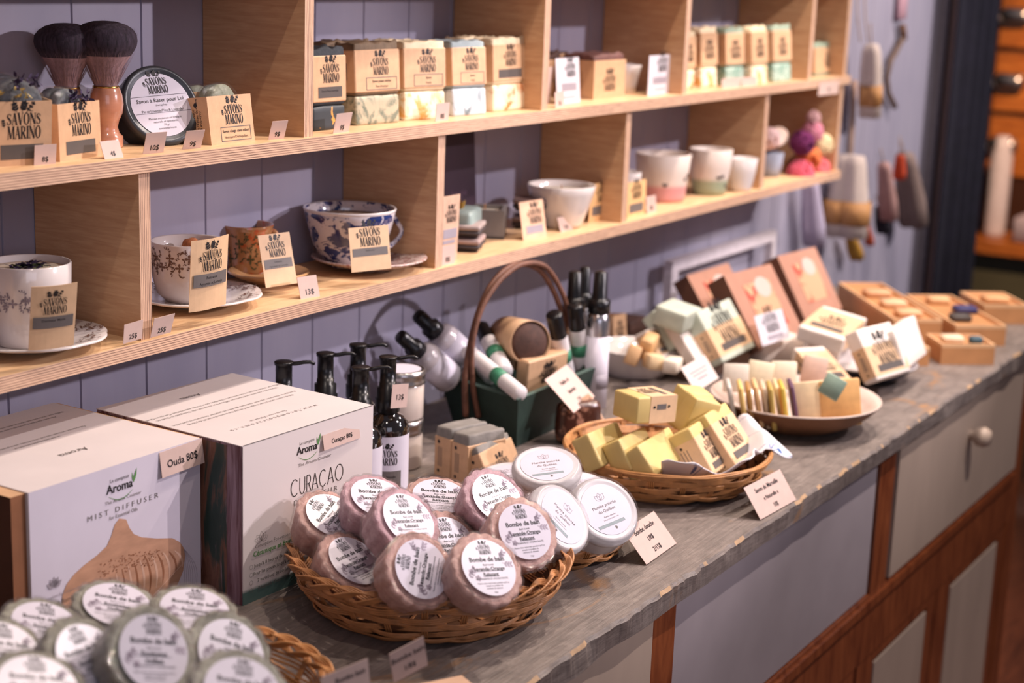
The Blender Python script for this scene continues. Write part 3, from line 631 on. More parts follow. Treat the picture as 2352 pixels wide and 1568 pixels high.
# cup 0
p = oz(64, 602, SZ + .084 * K); C0 = V((p.x, p.y, 0))
saucer(LR(C0.x, C0.y, ZL), .077, 'white scalloped saucer with brown floral rim, leftmost on the lower shelf', wavy=.03)
t = cup(LR(C0.x, C0.y, SZ), .0435, .084, 'white cup with grey leaf garland holding a candle topped with dark petals', rb=.84, prof=[(.80, 0), (.84, .02), (.93, .2), (.97, .5), (.99, .75), (1.0, 1)], wax=(WAX, .93), print_=floral(.60, .02, .30, LGREY, .009), group='candle cups on the lower shelf')
k = MB(); random.seed(8)
for i in range(160):
    a = random.uniform(0, 6.28); rr = random.uniform(0, .024); o = V((.004 + rr * math.cos(a) * .9, rr * math.sin(a) * .5 + .004, .0712 + random.uniform(0, .003)))
    k.polys([leaf(0, 0, .007, .002, random.uniform(0, 6))], PURPLE if i % 5 else mat('dry_green_leaf', '59603e', .7), o, V((1, 0, random.uniform(-.5, .5))), V((0, 1, random.uniform(-.5, .5))))
k.build('dried_flowers', t)
savons((66, 806), (172, 796), (75, 663), 'kraft crest tag propped against the leaf-garland cup, leftmost', 'Dormeur Matin', '', z=SZ + .010, curl=.004)
# cup 1
p = oz(433, 553, SZ + .070 * K); C1 = V((p.x, p.y, 0))
saucer(LR(C1.x + .004, C1.y - .004, ZL), .078, 'white scalloped saucer with brown floral rim, right of the lower divider', wavy=.03)
t = cup(LR(C1.x, C1.y, SZ), .0445, .070, 'white teacup with brown rose garland and wooden wick candle', rb=.7, prof=[(.60, 0), (.64, .02), (.84, .14), (.95, .4), (.98, .75), (1.0, 1)], handle=.25, wax=(WAX, .72), print_=floral(.72, .08, .26, BROWNI, .010), wick=True, group='candle cups on the lower shelf')
k = MB().rbox(-.009, .009, -.008, .008, 0, .013, .006, mat('toasted_crumble', 'b36f45', .8, .4, 300, .8), 2, cuts=3, jit=.004); k.build('dried_topping', t, LR(.018, .012, .052))
savons((437, 719), (528, 701), (449, 557), 'tall bent kraft crest tag, reading Relaxante, against the rose-garland teacup', 'Relaxante', 'Agrumes et Lavande', z=SZ + .012, curl=.007)
# cup 2
ORC = m_blotch('orange_flower_transfer', 'a9784e', 'b5532a', 45, .56, .15, .7, 1.5, soft=.06)
p = oz(568, 515, SZ + .062 * K); C2 = V((p.x, p.y, 0))
q_ = oz(622, 634, ZL + .008); saucer(LR(q_.x - .004, q_.y, ZL), .051, 'plain tan saucer under the small orange flowered cup', m=TANG, printed=False, rise=.015)
t = cup(LR(C2.x, C2.y, SZ), .034, .062, 'small amber cup with orange flowers and a slim handle', rb=.8, prof=[(.78, 0), (.86, .08), (.80, .3), (.84, .6), (.95, .9), (1.0, 1)], m=ORC, handle=-.75, wax=(mat('dark_topping', '5a4634', .8, .5, 300, .8), .88), print_=floral(.5, .16, .5, mat('olive_transfer_ink', '4d4a2c', .3), .012), group='candle cups on the lower shelf')
savons((611, 661), (683, 650), (592, 541), 'kraft crest tag leaning on the orange flowered cup', 'Détente', 'Agrumes et Lavande', z=SZ + .006)
# cup 3
WIL = m_blotch('blue_willow_transfer', 'cfc8cb', '27356a', 44, .51, .12, .8, 1.2, soft=.015, grain=(1, 1, 1.5))
p = oz(804, 478, SZ + .076 * K); C3 = V((p.x, p.y, 0))
q_ = oz(848, 602, ZL + .008); saucer(LR(q_.x, q_.y, ZL), .077, 'faded pink and grey patterned saucer under the large blue and white cup', m=PINKTR, printed=False, rise=.016)
t = cup(LR(C3.x, C3.y, SZ), .061, .076, 'large blue and white willow-pattern teacup with round handle', rb=.5, prof=[(.48, 0), (.50, .06), (.62, .14), (.80, .38), (.92, .7), (.98, .88), (1.0, 1)], m=WIL, handle=-.45, wax=(mat('brownish_topping', '8f7866', .8, .4, 200, .6), .85), group='candle cups on the lower shelf')
MB().lathe([(a * K, b * K) for a, b in ((.0608, .0735), (.0616, .0755), (.0616, .077), (.0606, .0778), (.0585, .077))], 56, GLAZE).build('plain_rim', t)
savons((808, 626), (899, 616), (800, 524), 'kraft crest tag leaning on the blue and white teacup', 'Sublimation', '', z=SZ + .014)
price((283, 790), (326, 777), (286, 746), '25$', 'price card reading 25$, left of the lower divider edge', y=YS + .0015); price((345, 776), (392, 763), (355, 732), '25$', 'price card reading 25$, right of the lower divider edge', y=YS + .0015)
price((691, 687), (735, 680), (682, 637), '13$', 'larger price card reading 13$ before the blue cup saucer', z=ZL)

# ------------------------------------------------------------------ lower row, third bay
G3 = 'goods in the third lower bay'
SLATE = mat('grey_slate', '6c605f', .6, .15, 50, .4); SLD = mat('dark_slate', '3a3132', .6, .15, 50, .4)
p = oz(1050, 470, ZL)
a_, b_ = oy(1008, 450, 1.241), oy(1098, 440, 1.241); w = b_.x - a_.x; h = ZU - TH - ZL - .003
t = MB(); PLM = mat('plum_card', '33222f', .5, .08, 20)
P_ = [(0, 0), (w, 0), (w * .84, h), (.012, h)]; t.add([(x, 0, z) for x, z in P_] + [(x, .010, z) for x, z in P_], [(0, 1, 2, 3), (7, 6, 5, 4), (0, 4, 5, 1), (1, 5, 6, 2), (2, 6, 7, 3), (3, 7, 4, 0)], PLM)
t.text('bougie', mat('plum_print', '5d4556', .5), (w * .5, -.0003, h * .34), UX, UZ, h * .09)
tag(t.build('display_card', None, LR(a_.x, 1.241, ZL)), 'tall dark plum card leaning at the back of the third lower bay', 'card')
SAGEC = m_blotch('sage_dipped_ceramic', '8f9d97', '7d625c', 3, .99, .4, .2)
p = oy(1060, 450, 1.190); p.y = 1.190 - .05; p.x -= .008; t = thing('ceramic_candle', 'sage green dipped ceramic block candle with golden dried sprig', 'candle', LR(p.x + .008, p.y + .05, ZL, .35))
MB().rbox(-.034, .034, -.022, .022, .02, .052, .006, mat('sage_ceramic', '91a19b', .4, .06, 40), 2).rbox(-.033, .033, -.0215, .0215, 0, .022, .005, mat('mauve_ceramic', '7d625e', .5, .06, 40), 2).build('block', t)
k = MB(); random.seed(4)
for i in range(14): a = random.uniform(0, 6.28); k.polys([leaf(0, 0, .015, .003, 1.57 + random.uniform(-.7, .7))], mat('golden_sprig', 'b08a3e', .6), (-.006 + random.uniform(-.004, .004), 0, .050), V((math.cos(a), math.sin(a), 0)), UZ)
k.build('dried_sprig', t)
card((1010, 606), (1049, 597), (1018, 452), [('#logo', .52, .60, .62), ('#bar', .12, .36, .9, .50, INKL), ('#bar', .12, .28, .8, .33, INKL)], 'narrow tall kraft tag beside the third lower divider', 'tag', z=ZL, name='name_tag', m=mat('faded_kraft', 'c9a68e', .6))
price((1012, 611), (1044, 604), (1013, 567), '8$', 'price card at the foot of the narrow kraft tag', z=ZL)
def tray(M, w, label, m1, m2):
    t = thing('soap_dish', label, 'soap dish', M, 'slate soap dishes in two piles')
    MB().rbox(0, w, 0, w, 0, .006, .002, m2, 1).rbox(0, w, 0, w, .006, .013, .0025, m1, 2).build('slab', t)
    for a in (.2, .8): MB().box(w * a - .004, w * a + .004, .004, w - .004, -.004, 0, m2).build('foot', t)
p = oz(1100, 582, ZL)
SLL = mat('pale_slate', '958783', .6, .12, 50, .3)
for i, (m1, l) in enumerate(((mat('pinkish_slate', '9b8580', .6), 'pinkish square soap dish at the bottom of the pile beside the narrow kraft tag'), (SLL, 'pale grey square soap dish on top of the pile beside the narrow kraft tag'))): tray(LR(p.x, p.y, ZL + .004 + .0185 * i, .42), .060, l, m1, SLD)
def sqcandle(M, w, hh, label, m, wm):
    t = thing('square_candle', label, 'candle', M); k = MB()
    for a, b, c, d in ((0, w, 0, .005), (0, w, w - .005, w), (0, .005, .005, w - .005), (w - .005, w, .005, w - .005)): k.box(a, b, c, d, 0, hh, m)
    k.box(0, w, 0, w, 0, .004, m); k.build('vessel', t, bevel=.0015); MB().box(.005, w - .005, .005, w - .005, .004, hh - .006, wm).build('wax', t)
    MB().box(w * .45, w * .6, w * .5, w * .52, hh - .006, hh + .004, mat('wooden_wick', 'b07a4a', .7)).build('wick', t)
p = oz(1168, 552, ZL); sqcandle(LR(p.x, p.y + .008, ZL, .5), .057, .040, 'square grey stone candle with white wax and wooden wick', mat('grey_stone', '7d7876', .5, .1, 40), mat('ivory_wax', 'e9ddc4', .5))
card((1202, 552), (1256, 542), (1192, 465), [('#logo', .6, .40, .55), ('#bar', .18, .14, .88, .34, INKL)], 'pale kraft tag leaning on the square stone candle', 'tag', z=ZL, name='name_tag', m=mat('pinkish_kraft', 'd9b194', .6))
p = oz(1258, 530, ZL)
for i in range(2): tray(LR(p.x, p.y + .004, ZL + .004 + .026 * i, .5), .048, 'brown square soap dish, %s of the pile before the white bowl' % ('upper' if i else 'lower'), mat('brown_slate', '7a6460', .6), SLD)
price((1288, 533), (1316, 527), (1280, 500), '15$', 'small price card before the brown soap dish pile', z=ZL)
p = oz(1290, 424, ZL + .066 * K); cup(LR(p.x, p.y, ZL), .054, .066, 'wide white ceramic bowl candle at the back of the third lower bay', name='bowl_candle', rb=.6, prof=[(.58, 0), (.66, .1), (.82, .45), (.95, .8), (1, 1)], wax=(WAX, .86), cat='candle', wick=True)
card((1352, 512), (1402, 500), (1358, 424), [('#logo', .55, .50, .5), ('#bar', .12, .16, .85, .40)], 'yellow kraft tag leaning beside the fourth lower divider', 'tag', z=ZL, name='name_tag', m=mat('golden_kraft', 'dcb07c', .6))

# ------------------------------------------------------------------ lower row, fourth and fifth bays
def dip(name, top, bot): # two-tone pot by height
    t = NT(name); c = t.n('ShaderNodeTexCoord'); s = t.n('ShaderNodeSeparateXYZ'); t.l(c.outputs['Object'], s.inputs[0])
    t.base(t.mix(t.ramp(s.outputs['Z'], [(.026, (1, 1, 1, 1)), (.028, (0, 0, 0, 1))]), H(top), H(bot))); t.b.inputs['Roughness'].default_value = .4; return t.m
def hearts(n, h):
    def f(k, r, hh, P):
        rnd = random.Random(n)
        for i in range(n):
            a, z = rnd.uniform(-2.6, -1.0), rnd.uniform(.2, .6) * hh; R = r * pr_at(P, z / hh) + .0004
            for (x, y) in ((-.0018, 0), (.0018, 0)): k.add([(R * math.cos(a + (x + q[0]) / R), R * math.sin(a + (x + q[0]) / R), z + q[1] + x * .0) for q in ell(0, 0, .0034, .0022, .9 if x > 0 else -.9)], [tuple(range(10))], INKD)
    return f
G5 = 'ceramic pots in the fourth lower bay'
p = oz(1524, 352, ZL + .083 * K); cup(LR(p.x, p.y, ZL), .050, .083, 'large cream pot with pink dipped base and tiny dark hearts', name='ceramic_pot', prof=[(.80, 0), (.84, .1), (.93, .6), (1, 1)], m=dip('pink_dip_ceramic', 'd8cbc2', 'cf9394'), wax=(WAX, .85), print_=hearts(5, 1), group=G5, cat='pot', wick=True)
p = oz(1634, 342, ZL + .083 * K); cup(LR(p.x, p.y, ZL), .040, .083, 'cream pot with green dipped base right of the pink one', name='ceramic_pot', prof=[(.72, 0), (.8, .15), (.93, .6), (1, 1)], m=dip('green_dip_ceramic', 'd8cbc2', '98a48c'), wax=(WAX, .85), print_=hearts(3, 1), group=G5, cat='pot')
p = oz(1462, 485, ZL); cup(LR(p.x - .006, p.y + .02, ZL), .028, .066, 'small white cup half hidden by the fourth lower divider', prof=[(.80, 0), (.85, .2), (1, 1)], group=G5)
card((1440, 500), (1483, 489), (1441, 420), [('#logo', .5, .50, .5), ('#bar', .12, .10, .85, .35)], 'yellow kraft tag leaning on the half hidden small cup', 'tag', z=ZL, name='name_tag', m=_mc['golden_kraft'])
price((1486, 490), (1508, 485), (1484, 452), '8$', 'tiny price card before the pink dipped pot', z=ZL)
card((1636, 440), (1676, 432), (1638, 375), [('#logo', .5, .50, .5), ('#bar', .12, .10, .85, .35)], 'yellow kraft tag leaning on the green dipped pot', 'tag', z=ZL, name='name_tag', m=_mc['golden_kraft'])
p = oz(1706, 363, ZL + .062 * K); cup(LR(p.x, p.y, ZL), .029, .062, 'small plain white cup at the end of the fourth lower bay', prof=[(.62, 0), (.7, .15), (.9, .6), (1, 1)], group=G5)
p = oz(1785, 406, ZL); cup(LR(p.x, p.y + .02, ZL), .031, .048, 'blue-grey cup in the last lower bay', prof=[(.78, 0), (.9, .4), (1, 1)], m=mat('blue_grey_glaze', '8d93a3', .3))
k = MB(); k.cyl((-.032, 0, .018), (.032, 0, .018), .018, .018, mat('cream_cotton', 'd9bfae', .9, .1, 100, .5), 24)
tag(k.build('cotton_roll', None, LR(p.x + .02, p.y + .02, ZL + .051, .1)), 'roll of cream cotton lying across the blue-grey cup', 'roll')
def yarn(M, r, c, label, seed, sq=1):
    k = MB(); random.seed(seed); m = mat('yarn_' + c, c, .95, .2, 200, .6)
    for q in range(16):
        ax = V((random.uniform(-1, 1), random.uniform(-1, 1), random.uniform(-1, 1))).normalized(); a = ax.orthogonal().normalized(); b = ax.cross(a); off = random.uniform(-.5, .5) * r
        rr = math.sqrt(max(0, r * r * .9 - off * off)); k.tube([(a * math.cos(x) + b * math.sin(x)) * rr * (1 + .06 * math.sin(5 * x)) + ax * off for x in [6.283 * i / 24 for i in range(24)]], r * .17, m, 5, True)
    k.lathe([(.0001, -r * .8), (r * .6, -r * .55), (r * .8, 0), (r * .6, r * .55), (.0001, r * .8)], 16, m)
    for i, q in enumerate(k.v): k.v[i] = V((q.x, q.y, q.z * sq))
    return tag(k.build('yarn_scrubby', None, M), label, 'scrubby', 'knitted scrubbies in the last lower bay')
Y0 = 1.235
for px, py, r, c, l, z in ((1838, 398, .026, 'c9586a', 'coral pink knitted scrubby lying lowest on the shelf end', 0), (1878, 388, .024, 'd9696f', 'salmon knitted scrubby at the right of the scrubby heap', 0), (1858, 362, .023, 'cf7040', 'orange knitted scrubby in the middle of the heap', 0), (1842, 328, .023, '5c1a4a', 'deep purple knitted scrubby above the orange one', 0), (1866, 303, .021, 'c07a8c', 'dusty pink knitted scrubby near the top of the heap', 0), (1884, 332, .024, 'd8c39a', 'cream knitted scrubby right of the purple one', 0), (1868, 270, .014, 'c9a0a0', 'small pale pink knitted scrubby crowning the heap', 0), (1768, 318, .02, 'd3b4b0', 'pale rose knitted scrubby left of the cotton roll', 0)):
    q = oy(px, py, 1.150 if px > 1800 else 1.18); yarn(LR(q.x, q.y, q.z), r * K, c, l, px)
# ------------------------------------------------------------------ diffuser boxes
BOXW = mat('white_satin_board', 'd9d0cf', .35, .03, 20, .02)
BOXL = mat('lilac_white_board', 'cdc6d2', .35, .03, 20, .02)
M, w, h = FR((81, 1398), (466, 1352), (65, 1132), z=0); BH_ = .146
M, w, h = FR((81, 1408), (464, 1358), (65, 1132), z=0)
P0 = oz(65, 1132, .161); P1 = oz(459, 1006, .161); u = (P1 - P0); w = u.length; u.normalize()
M = Matrix(((u.x, -u.y, 0, P0.x), (u.y, u.x, 0, P0.y), (0, 0, 1, 0), (0, 0, 0, 1))); h = .161; d = .200
t = thing('diffuser_box', 'white mist diffuser box with kraft flaps and printed wooden vase, price card Ouda', 'box', M, 'boxed oil diffusers')
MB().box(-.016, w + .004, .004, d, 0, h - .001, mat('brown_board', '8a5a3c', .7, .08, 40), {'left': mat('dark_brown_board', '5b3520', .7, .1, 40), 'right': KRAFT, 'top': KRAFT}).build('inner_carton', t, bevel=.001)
k = MB(); k.box(0, w, 0, d, -.0, h, BOXW, {'front': BOXL})
y = -.0004
def clip_print(k, w, h):
    wood = mat('printed_wood', 'b58a70', .45, .15, 40, 0, grain=(1, 1, 3)); woodd = mat('printed_wood_groove', '8c5c42', .45, .1, 40, 0); woodl = mat('printed_wood_light', 'c9a48e', .45, .06, 40, 0)
    # printed vase: outline polygon strips
    cx, cz, k1 = w * .545, h * .02, w
    L_ = [(.533, .661), (.553, .602), (.578, .556), (.625, .519), (.719, .476), (.814, .443), (.861, .401), (.886, .356), (.897, .302), (.882, .212), (.847, .143), (.768, .052), (.70, .01), (.25, .01), (.19, .08), (.16, .18), (.154, .295), (.163, .36), (.188, .413), (.23, .452), (.287, .483), (.36, .511), (.418, .545), (.445, .595), (.466, .654), (.493, .681)]
    k.polys([[(a * w, b * h) for a, b in L_]], wood, (0, y, 0), UX, UZ)
    for i in range(14):
        a0, b0 = .36 + .036 * i, .33 + .055 * math.sin(i / 13 * 2.6); a1, b1 = .33 + .042 * i, .03 + .016 * i
        k.polys(strip([((a0 + (a1 - a0) * q + .018 * math.sin(q * 3.14)) * w, (b0 + (b1 - b0) * q) * h) for q in [j_ / 6 for j_ in range(7)]], [.0008, .0018, .0024, .0026, .0024, .0018, .0008]), woodl if i % 2 else woodd, (0, y - .0001, 0), UX, UZ)
    k.polys(strip([(.44 * w, .0 * h), (.62 * w, .09 * h), (.885 * w, .262 * h)], [.0008, .0008, .0008]), woodl, (0, y - .0002, 0), UX, UZ)
    rnd = random.Random(2); P = []
    for i in range(150):
        q = rnd.random(); cxx, czz, sp = .40 + .32 * q, .43 - .05 * q, .06
        P.append(ell((cxx + rnd.uniform(-.05, .05)) * w, (czz + rnd.uniform(-sp, sp * .6)) * h, rnd.uniform(.0004, .0012), .0006, 0, 6))
    k.polys(P, woodd, (0, y - .0002, 0), UX, UZ)
    cx = w * .56; cz = -h * .10
    for i in range(7):
        k.polys(strip([(cx + w * (.33 + .014 * i * math.sin(q * 3.14)) , cz + w * (.34 - .30 * q)) for q in [j / 10 for j in range(11)]], [.00028] * 11), INKL, (0, y, 0), UX, UZ)
        k.polys(strip([(cx - w * (.33 + .016 * i * math.sin(q * 3.14)), cz + w * (.25 - .26 * q)) for q in [j / 10 for j in range(11)]], [.0004] * 11), INKL, (0, y, 0), UX, UZ)
clip_print(k, w, h)
def aroma(k, cx, cz, s, y=-.0004):
    k.text('Le comptoir', INK, (cx, y, cz + s * .85), UX, UZ, s * .42, 0); k.text('Aroma', INK, (cx, y, cz), UX, UZ, s, .02)
    k.polys([leaf(cx + s * 1.5, cz + s * .3, s * 1.2, s * .12, 1.25), leaf(cx + s * 1.5, cz + s * .3, s * .9, s * .08, 1.75)] + strip([(cx + s * (-1.2 + 2.6 * q), cz - s * (.25 + .5 * math.sin(q * 3.14))) for q in [i / 8 for i in range(9)]], [s * .02 + s * .06 * math.sin(i / 8 * 3.14) for i in range(9)]), GREEN, (0, y, 0), UX, UZ)
aroma(k, w * .50, h * .845, .0115)
k.text('The Aroma Counter', INKG, (w * .52, y, h * .785), UX, UZ, .0045, 0, 1.2)
k.text('M I S T   D I F F U S E R', INKG, (w * .52, y, h * .725), UX, UZ, .0072, 0, 1.25); k.text('for Essential Oils', INKG, (w * .52, y, h * .69), UX, UZ, .0052)
k.text('Conception Eco-responsable', INKL, (w * .16, y, h * .36), UX, UZ, .0042); k.text('Bois et Bambou', INKG, (w * .16, y, h * .31), UX, UZ, .006, .02)
k.polys([leaf(w * .12, h * .42, .010, .003, a) for a in (.5, 1.05, 1.57, 2.1, 2.6)], INKL, (0, y, 0), UX, UZ)
MIST = mat('printed_lilac_mist', 'c0b4c6', .35, .05, 20, 0); 
def topl(k, x, yy, s, L, m=INKG, mir=True): # text on the lid, readable from behind
    k.text(s, m, (x, yy, h + .0004), (-1, 0, 0) if mir else UX, (0, -1, 0) if mir else UY, L)
for i, (s, yy) in enumerate((('Diffuseur ultrasonique pour huiles essentielles. Ultrasonic diffuser for essential oils.', .168), ('Ajoutez quelques gouttes dans le réservoir et profitez de la brume.', .160), ('Fabrication en bois naturel et bambou, sans plastique apparent.', .115), ('www.lecomptoiraroma.ca', .107))): topl(k, w * .5, yy, s, .0052)
topl(k, w * .5, .062, 'Aroma', .012)
k.build('printed_sleeve', t, bevel=.0008)
# Curacao
P0 = oz(557, 1059, .146); P1 = oz(855, 962, .146); u = (P1 - P0); w = u.length; u.normalize()
M = Matrix(((u.x, -u.y, 0, P0.x), (u.y, u.x, 0, P0.y), (0, 0, 1, 0), (0, 0, 0, 1))); d = .20
t = thing('diffuser_box', 'white diffuser box lettered CURAÇAO with distressed wood printed side', 'box', M, 'boxed oil diffusers')
def m_distress():
    q = NT('distressed_teal_brown_print'); f = q.noise(q.co(14, 14, 3), 3, 5, .6, .8); g = q.noise(q.co(60, 60, 4), 3, 4, .7)
    a = q.ramp(f, [(.40, H('5b3830')), (.5, H('7d5748')), (.58, H('34433f')), (.72, H('2a3a36'))]); q.base(q.mix(q.ramp(g, [(.62, (0, 0, 0, 1)), (.75, (1, 1, 1, 1))]), a, H('a3838c'))); q.b.inputs['Roughness'].default_value = .4; return q.m
DIS = m_distress(); DIS2 = m_blotch('streaked_plum_wood_print', '5b3138', '9a7f8c', 6, .5, .4, 0, .6, (22, 22, 2.0), .12)
def m_front2():
    q = NT('white_front_with_green_foot'); c = q.n('ShaderNodeTexCoord'); s = q.n('ShaderNodeSeparateXYZ'); q.l(c.outputs['Object'], s.inputs[0])
    q.base(q.mix(q.ramp(s.outputs['Z'], [(.0125, (1, 1, 1, 1)), (.0130, (0, 0, 0, 1))]), H('dcd2cf'), H('55706a'))); q.b.inputs['Roughness'].default_value = .35; return q.m
k = MB(); c = .018
k2 = MB()
k2.box(-.0006, w, .0005, d - .0005, 0, h - .0008, DIS2, {'left': DIS2}); k2.box(-.0009, 0, .020, d - .0005, 0, h - .003, DIS)
k2.build('wood_print_side', t)
k.box(0, w, -.0006, .0004, 0, h, m_front2()); k.box(-.0009, w, -.0006, d, h - .0008, h, BOXW); k.box(w, w + .0006, -.0006, d, 0, h, BOXW)
y = -.0011
aroma(k, w * .47, h * .835, .0108, y); k.text('The Aroma Counter', INKG, (w * .53, y, h * .755), UX, UZ, .0046, 0, 1.3)
def thin(k, x, z, hh, sx):  # thin wide capitals: CURACAO
    sw = .0009; L = []
    W = {'C': .74, 'U': .60, 'R': .48, 'A': .66, 'Ç': .74, 'O': .82}
    for ch in 'CURAÇAO':
        k_ = W[ch] * hh; n = 16
        if ch in 'CÇ': L += strip([(x + k_ * .48 + k_ * .42 * math.cos(a), z + hh * .5 + hh * .5 * math.sin(a)) for a in [.8 + (2 * math.pi - 1.6) * i / n for i in range(n + 1)]], [sw] * (n + 1))
        if ch == 'Ç': L += [seg((x + k_ * .48, z), (x + k_ * .46, z - hh * .22), sw * 1.2)]
        if ch == 'O': L += strip([(x + k_ * .5 + k_ * .42 * math.cos(a), z + hh * .5 + hh * .5 * math.sin(a)) for a in [2 * math.pi * i / n for i in range(n + 1)]], [sw] * (n + 1))
        if ch == 'U': L += [seg((x + k_ * .1, z + hh), (x + k_ * .1, z + hh * .35), sw), seg((x + k_ * .8, z + hh), (x + k_ * .8, z + hh * .35), sw)] + strip([(x + k_ * .45 + k_ * .35 * math.cos(a), z + hh * .36 + hh * .36 * math.sin(a)) for a in [math.pi + math.pi * i / 10 for i in range(11)]], [sw] * 11)
        if ch == 'R': L += [seg((x + k_ * .12, z), (x + k_ * .12, z + hh), sw), seg((x + k_ * .45, z + hh * .48), (x + k_ * .9, z), sw)] + strip([(x + k_ * .12, z + hh)] + [(x + k_ * .45 + k_ * .36 * math.cos(a), z + hh * .74 + hh * .26 * math.sin(a)) for a in [math.pi / 2 - math.pi * i / 8 for i in range(9)]] + [(x + k_ * .12, z + hh * .48)], [sw] * 11)
        if ch == 'A': L += [seg((x + k_ * .05, z), (x + k_ * .45, z + hh), sw), seg((x + k_ * .45, z + hh), (x + k_ * .85, z), sw), seg((x + k_ * .18, z + hh * .33), (x + k_ * .72, z + hh * .33), sw)]
        x += k_
    return L
hh = .0172; k.polys(thin(k, w * .345, h * .575, hh, 1), INK, (0, y, 0), UX, UZ)
k.text('D I F F U S E U R', INKG, (w * .54, y, h * .515), UX, UZ, .0078, 0, 1.2); k.text('pour huiles essentielles', INKG, (w * .55, y, h * .455), UX, UZ, .0058, .005, 1.15)
k.text('Conception Éco-responsable', INKG, (w * .24, y, h * .335), UX, UZ, .0052); k.text('Céramique et Bambou', GREEN, (w * .24, y, h * .285), UX, UZ, .0072, .025)
k.polys([p for a in (.35, .85, 1.57, 2.3, 2.8) for p in strip(leaf(w * .13, h * .37, .010, .003, a) + [leaf(w * .13, h * .37, .010, .003, a)[0]], [.0003] * 7)], INKG, (0, y, 0), UX, UZ)
for i, s in enumerate(("Jusqu'à 8 heures de diffusion", "Pour les pièces jusqu'à 300pi²", '7 variations de couleurs', "Réservoir d'eau 300 ml")):
    zz = h * (.215 - .05 * i); k.text(s, INKG, (w * .23, y, zz), UX, UZ, .0052, .012)
    k.polys(strip(ell(w * .055, zz + .0018, .0022, .0022) + [ell(w * .055, zz + .0018, .0022, .0022)[0]], [.0003] * 11), INKG, (0, y, 0), UX, UZ)
k.text('D I F F U S E U R', mat('pale_print', 'b9c4bf', .5), (w * .86, y, .004), UX, UZ, .005)
TEAL = mat('printed_teal', '4d7f8c', .4, .15, 60, 0)
k.polys([[(w * .86, h * .20), (w * 1.0, h * .20), (w * 1.0, h * .40), (w * .90, h * .37), (w * .86, h * .3)]], TEAL, (0, y, 0), UX, UZ); k.polys([[(w * .88, h * .355), (w, h * .395), (w, h * .45), (w * .91, h * .40)]], mat('printed_taupe', '9c8680', .4), (0, y - .0001, 0), UX, UZ)
for i, (s, yy, L) in enumerate((('Diffuseur ultrasonique en céramique et bambou pour huiles essentielles. Conçu au Québec.', .130, .0055), ('Ultrasonic ceramic and bamboo diffuser for essential oils. Designed in Quebec.', .122, .0055), ('Remplir le réservoir, ajouter quelques gouttes et profiter de la brume parfumée.', .098, .0055), ('Fill the tank, add a few drops and enjoy the scented mist all day long.', .090, .0055), ('w w w . l e c o m p t o i r a r o m a . c a', .045, .0078), ('Suivez-nous / Follow us', .054, .0055), ('Aroma', .165, .010))): topl(k, w * .48, yy, s, L)
k.build('printed_sleeve', t)
card((373, 1098), (470, 1062), (366, 1040), [('Ouda 80$', .5, .32, .42)], 'pinkish price card reading Ouda 80$ clipped on the vase-printed box', y=min(oz(65, 1132, .161).y, oz(459, 1006, .161).y) - .003)
card((745, 1035), (828, 1005), (741, 1000), [('Curaçao 80$', .5, .30, .42)], 'pinkish price card reading Curaçao 80$ clipped on the CURAÇAO box', y=.9800)

# ------------------------------------------------------------------ woven baskets
def basket(M, R, hh, Rb, label, m=WICK, staves=22, rows=7, name='wicker_basket', flare=1.0, braid=True, open_=True, ry=1.0, fine=1):
    t = thing(name, label, 'basket', M, 'wicker baskets on the worktop')
    def pr(f): return (Rb + (R - Rb) * (f ** .62), hh * f ** 1.15)
    k = MB(); N = staves
    for i in range(N):
        a = 6.283 * i / N
        for o in (-1, 0, 1):
            pts = []
            for q in range(9):
                r, z = pr(q / 8); aa = a + o * .0022 / r; pts.append((r * math.cos(aa), r * math.sin(aa) * ry, z + .002))
            k.tube([(Rb * .3 * math.cos(a), Rb * .3 * math.sin(a) * ry, .002)] + pts, .00105, m, 5)
    for j in range(rows):
        for s in range(3 * fine):
            f = (j + (s + .5) / (3 * fine)) / rows * .93 + .03; n = 150; pts = []
            for i in range(n):
                a = 6.283 * i / n; r, z = pr(min(1, f)); off = .0026 * math.cos(N * a / 2 + math.pi * (j % 2)); zz = z + .0022 * math.sin(N * a / 2 * .5 + j * 2 + s * .1)
                pts.append(((r + off) * math.cos(a), (r + off) * math.sin(a) * ry, zz + .001))
            k.tube(pts, .00125, m, 5, True)
    k.lathe([(.0001, .0015), (Rb * .9, .0015), (Rb, .003), (pr(.25)[0] - .001, pr(.25)[1]), (pr(.6)[0] - .001, pr(.6)[1] - .001)], 48, mat('dark_basket_inside', '5a3a22', .8, .3, 80, .5), fn=lambda a, r, z: (r, z))
    if ry != 1: k.v = [V((q.x, q.y, q.z)) for q in k.v]
    k.build('woven_bowl', t)
    if not braid:
        k = MB()
        for q in range(5): k.tube([((R + .0015 * math.cos(q * 1.3)) * math.cos(a), (R + .0015 * math.cos(q * 1.3)) * math.sin(a) * ry, hh + .0016 * math.sin(q * 1.3) + .0006 * math.sin(a * 9 + q)) for a in [6.283 * i / 90 for i in range(90)]], .0016, m, 5, True)
        k.build('bound_rim', t)
    if braid:
        k = MB(); n = 260
        for g in range(3):
            for s in range(4):
                pts = []; ph = 2 * math.pi * g / 3
                for i in range(n):
                    a = 6.283 * i / n; q = 10 * a + ph
                    rr = R + .0045 * math.cos(q) + (s - 1.5) * .0012; z = hh + .005 + .0052 * math.sin(q) + (s - 1.5) * .0016 * math.cos(q) 
                    pts.append((rr * math.cos(a), rr * math.sin(a) * ry, z))
                k.tube(pts, .00115, m, 5, True)
        k.build('braided_rim', t)
    return t
B1 = V((1.262, .852, 0)); basket(LR(B1.x, B1.y, 0), .134, .046, .098, 'round honey-coloured wicker basket heaped with pink wrapped bath bombs')
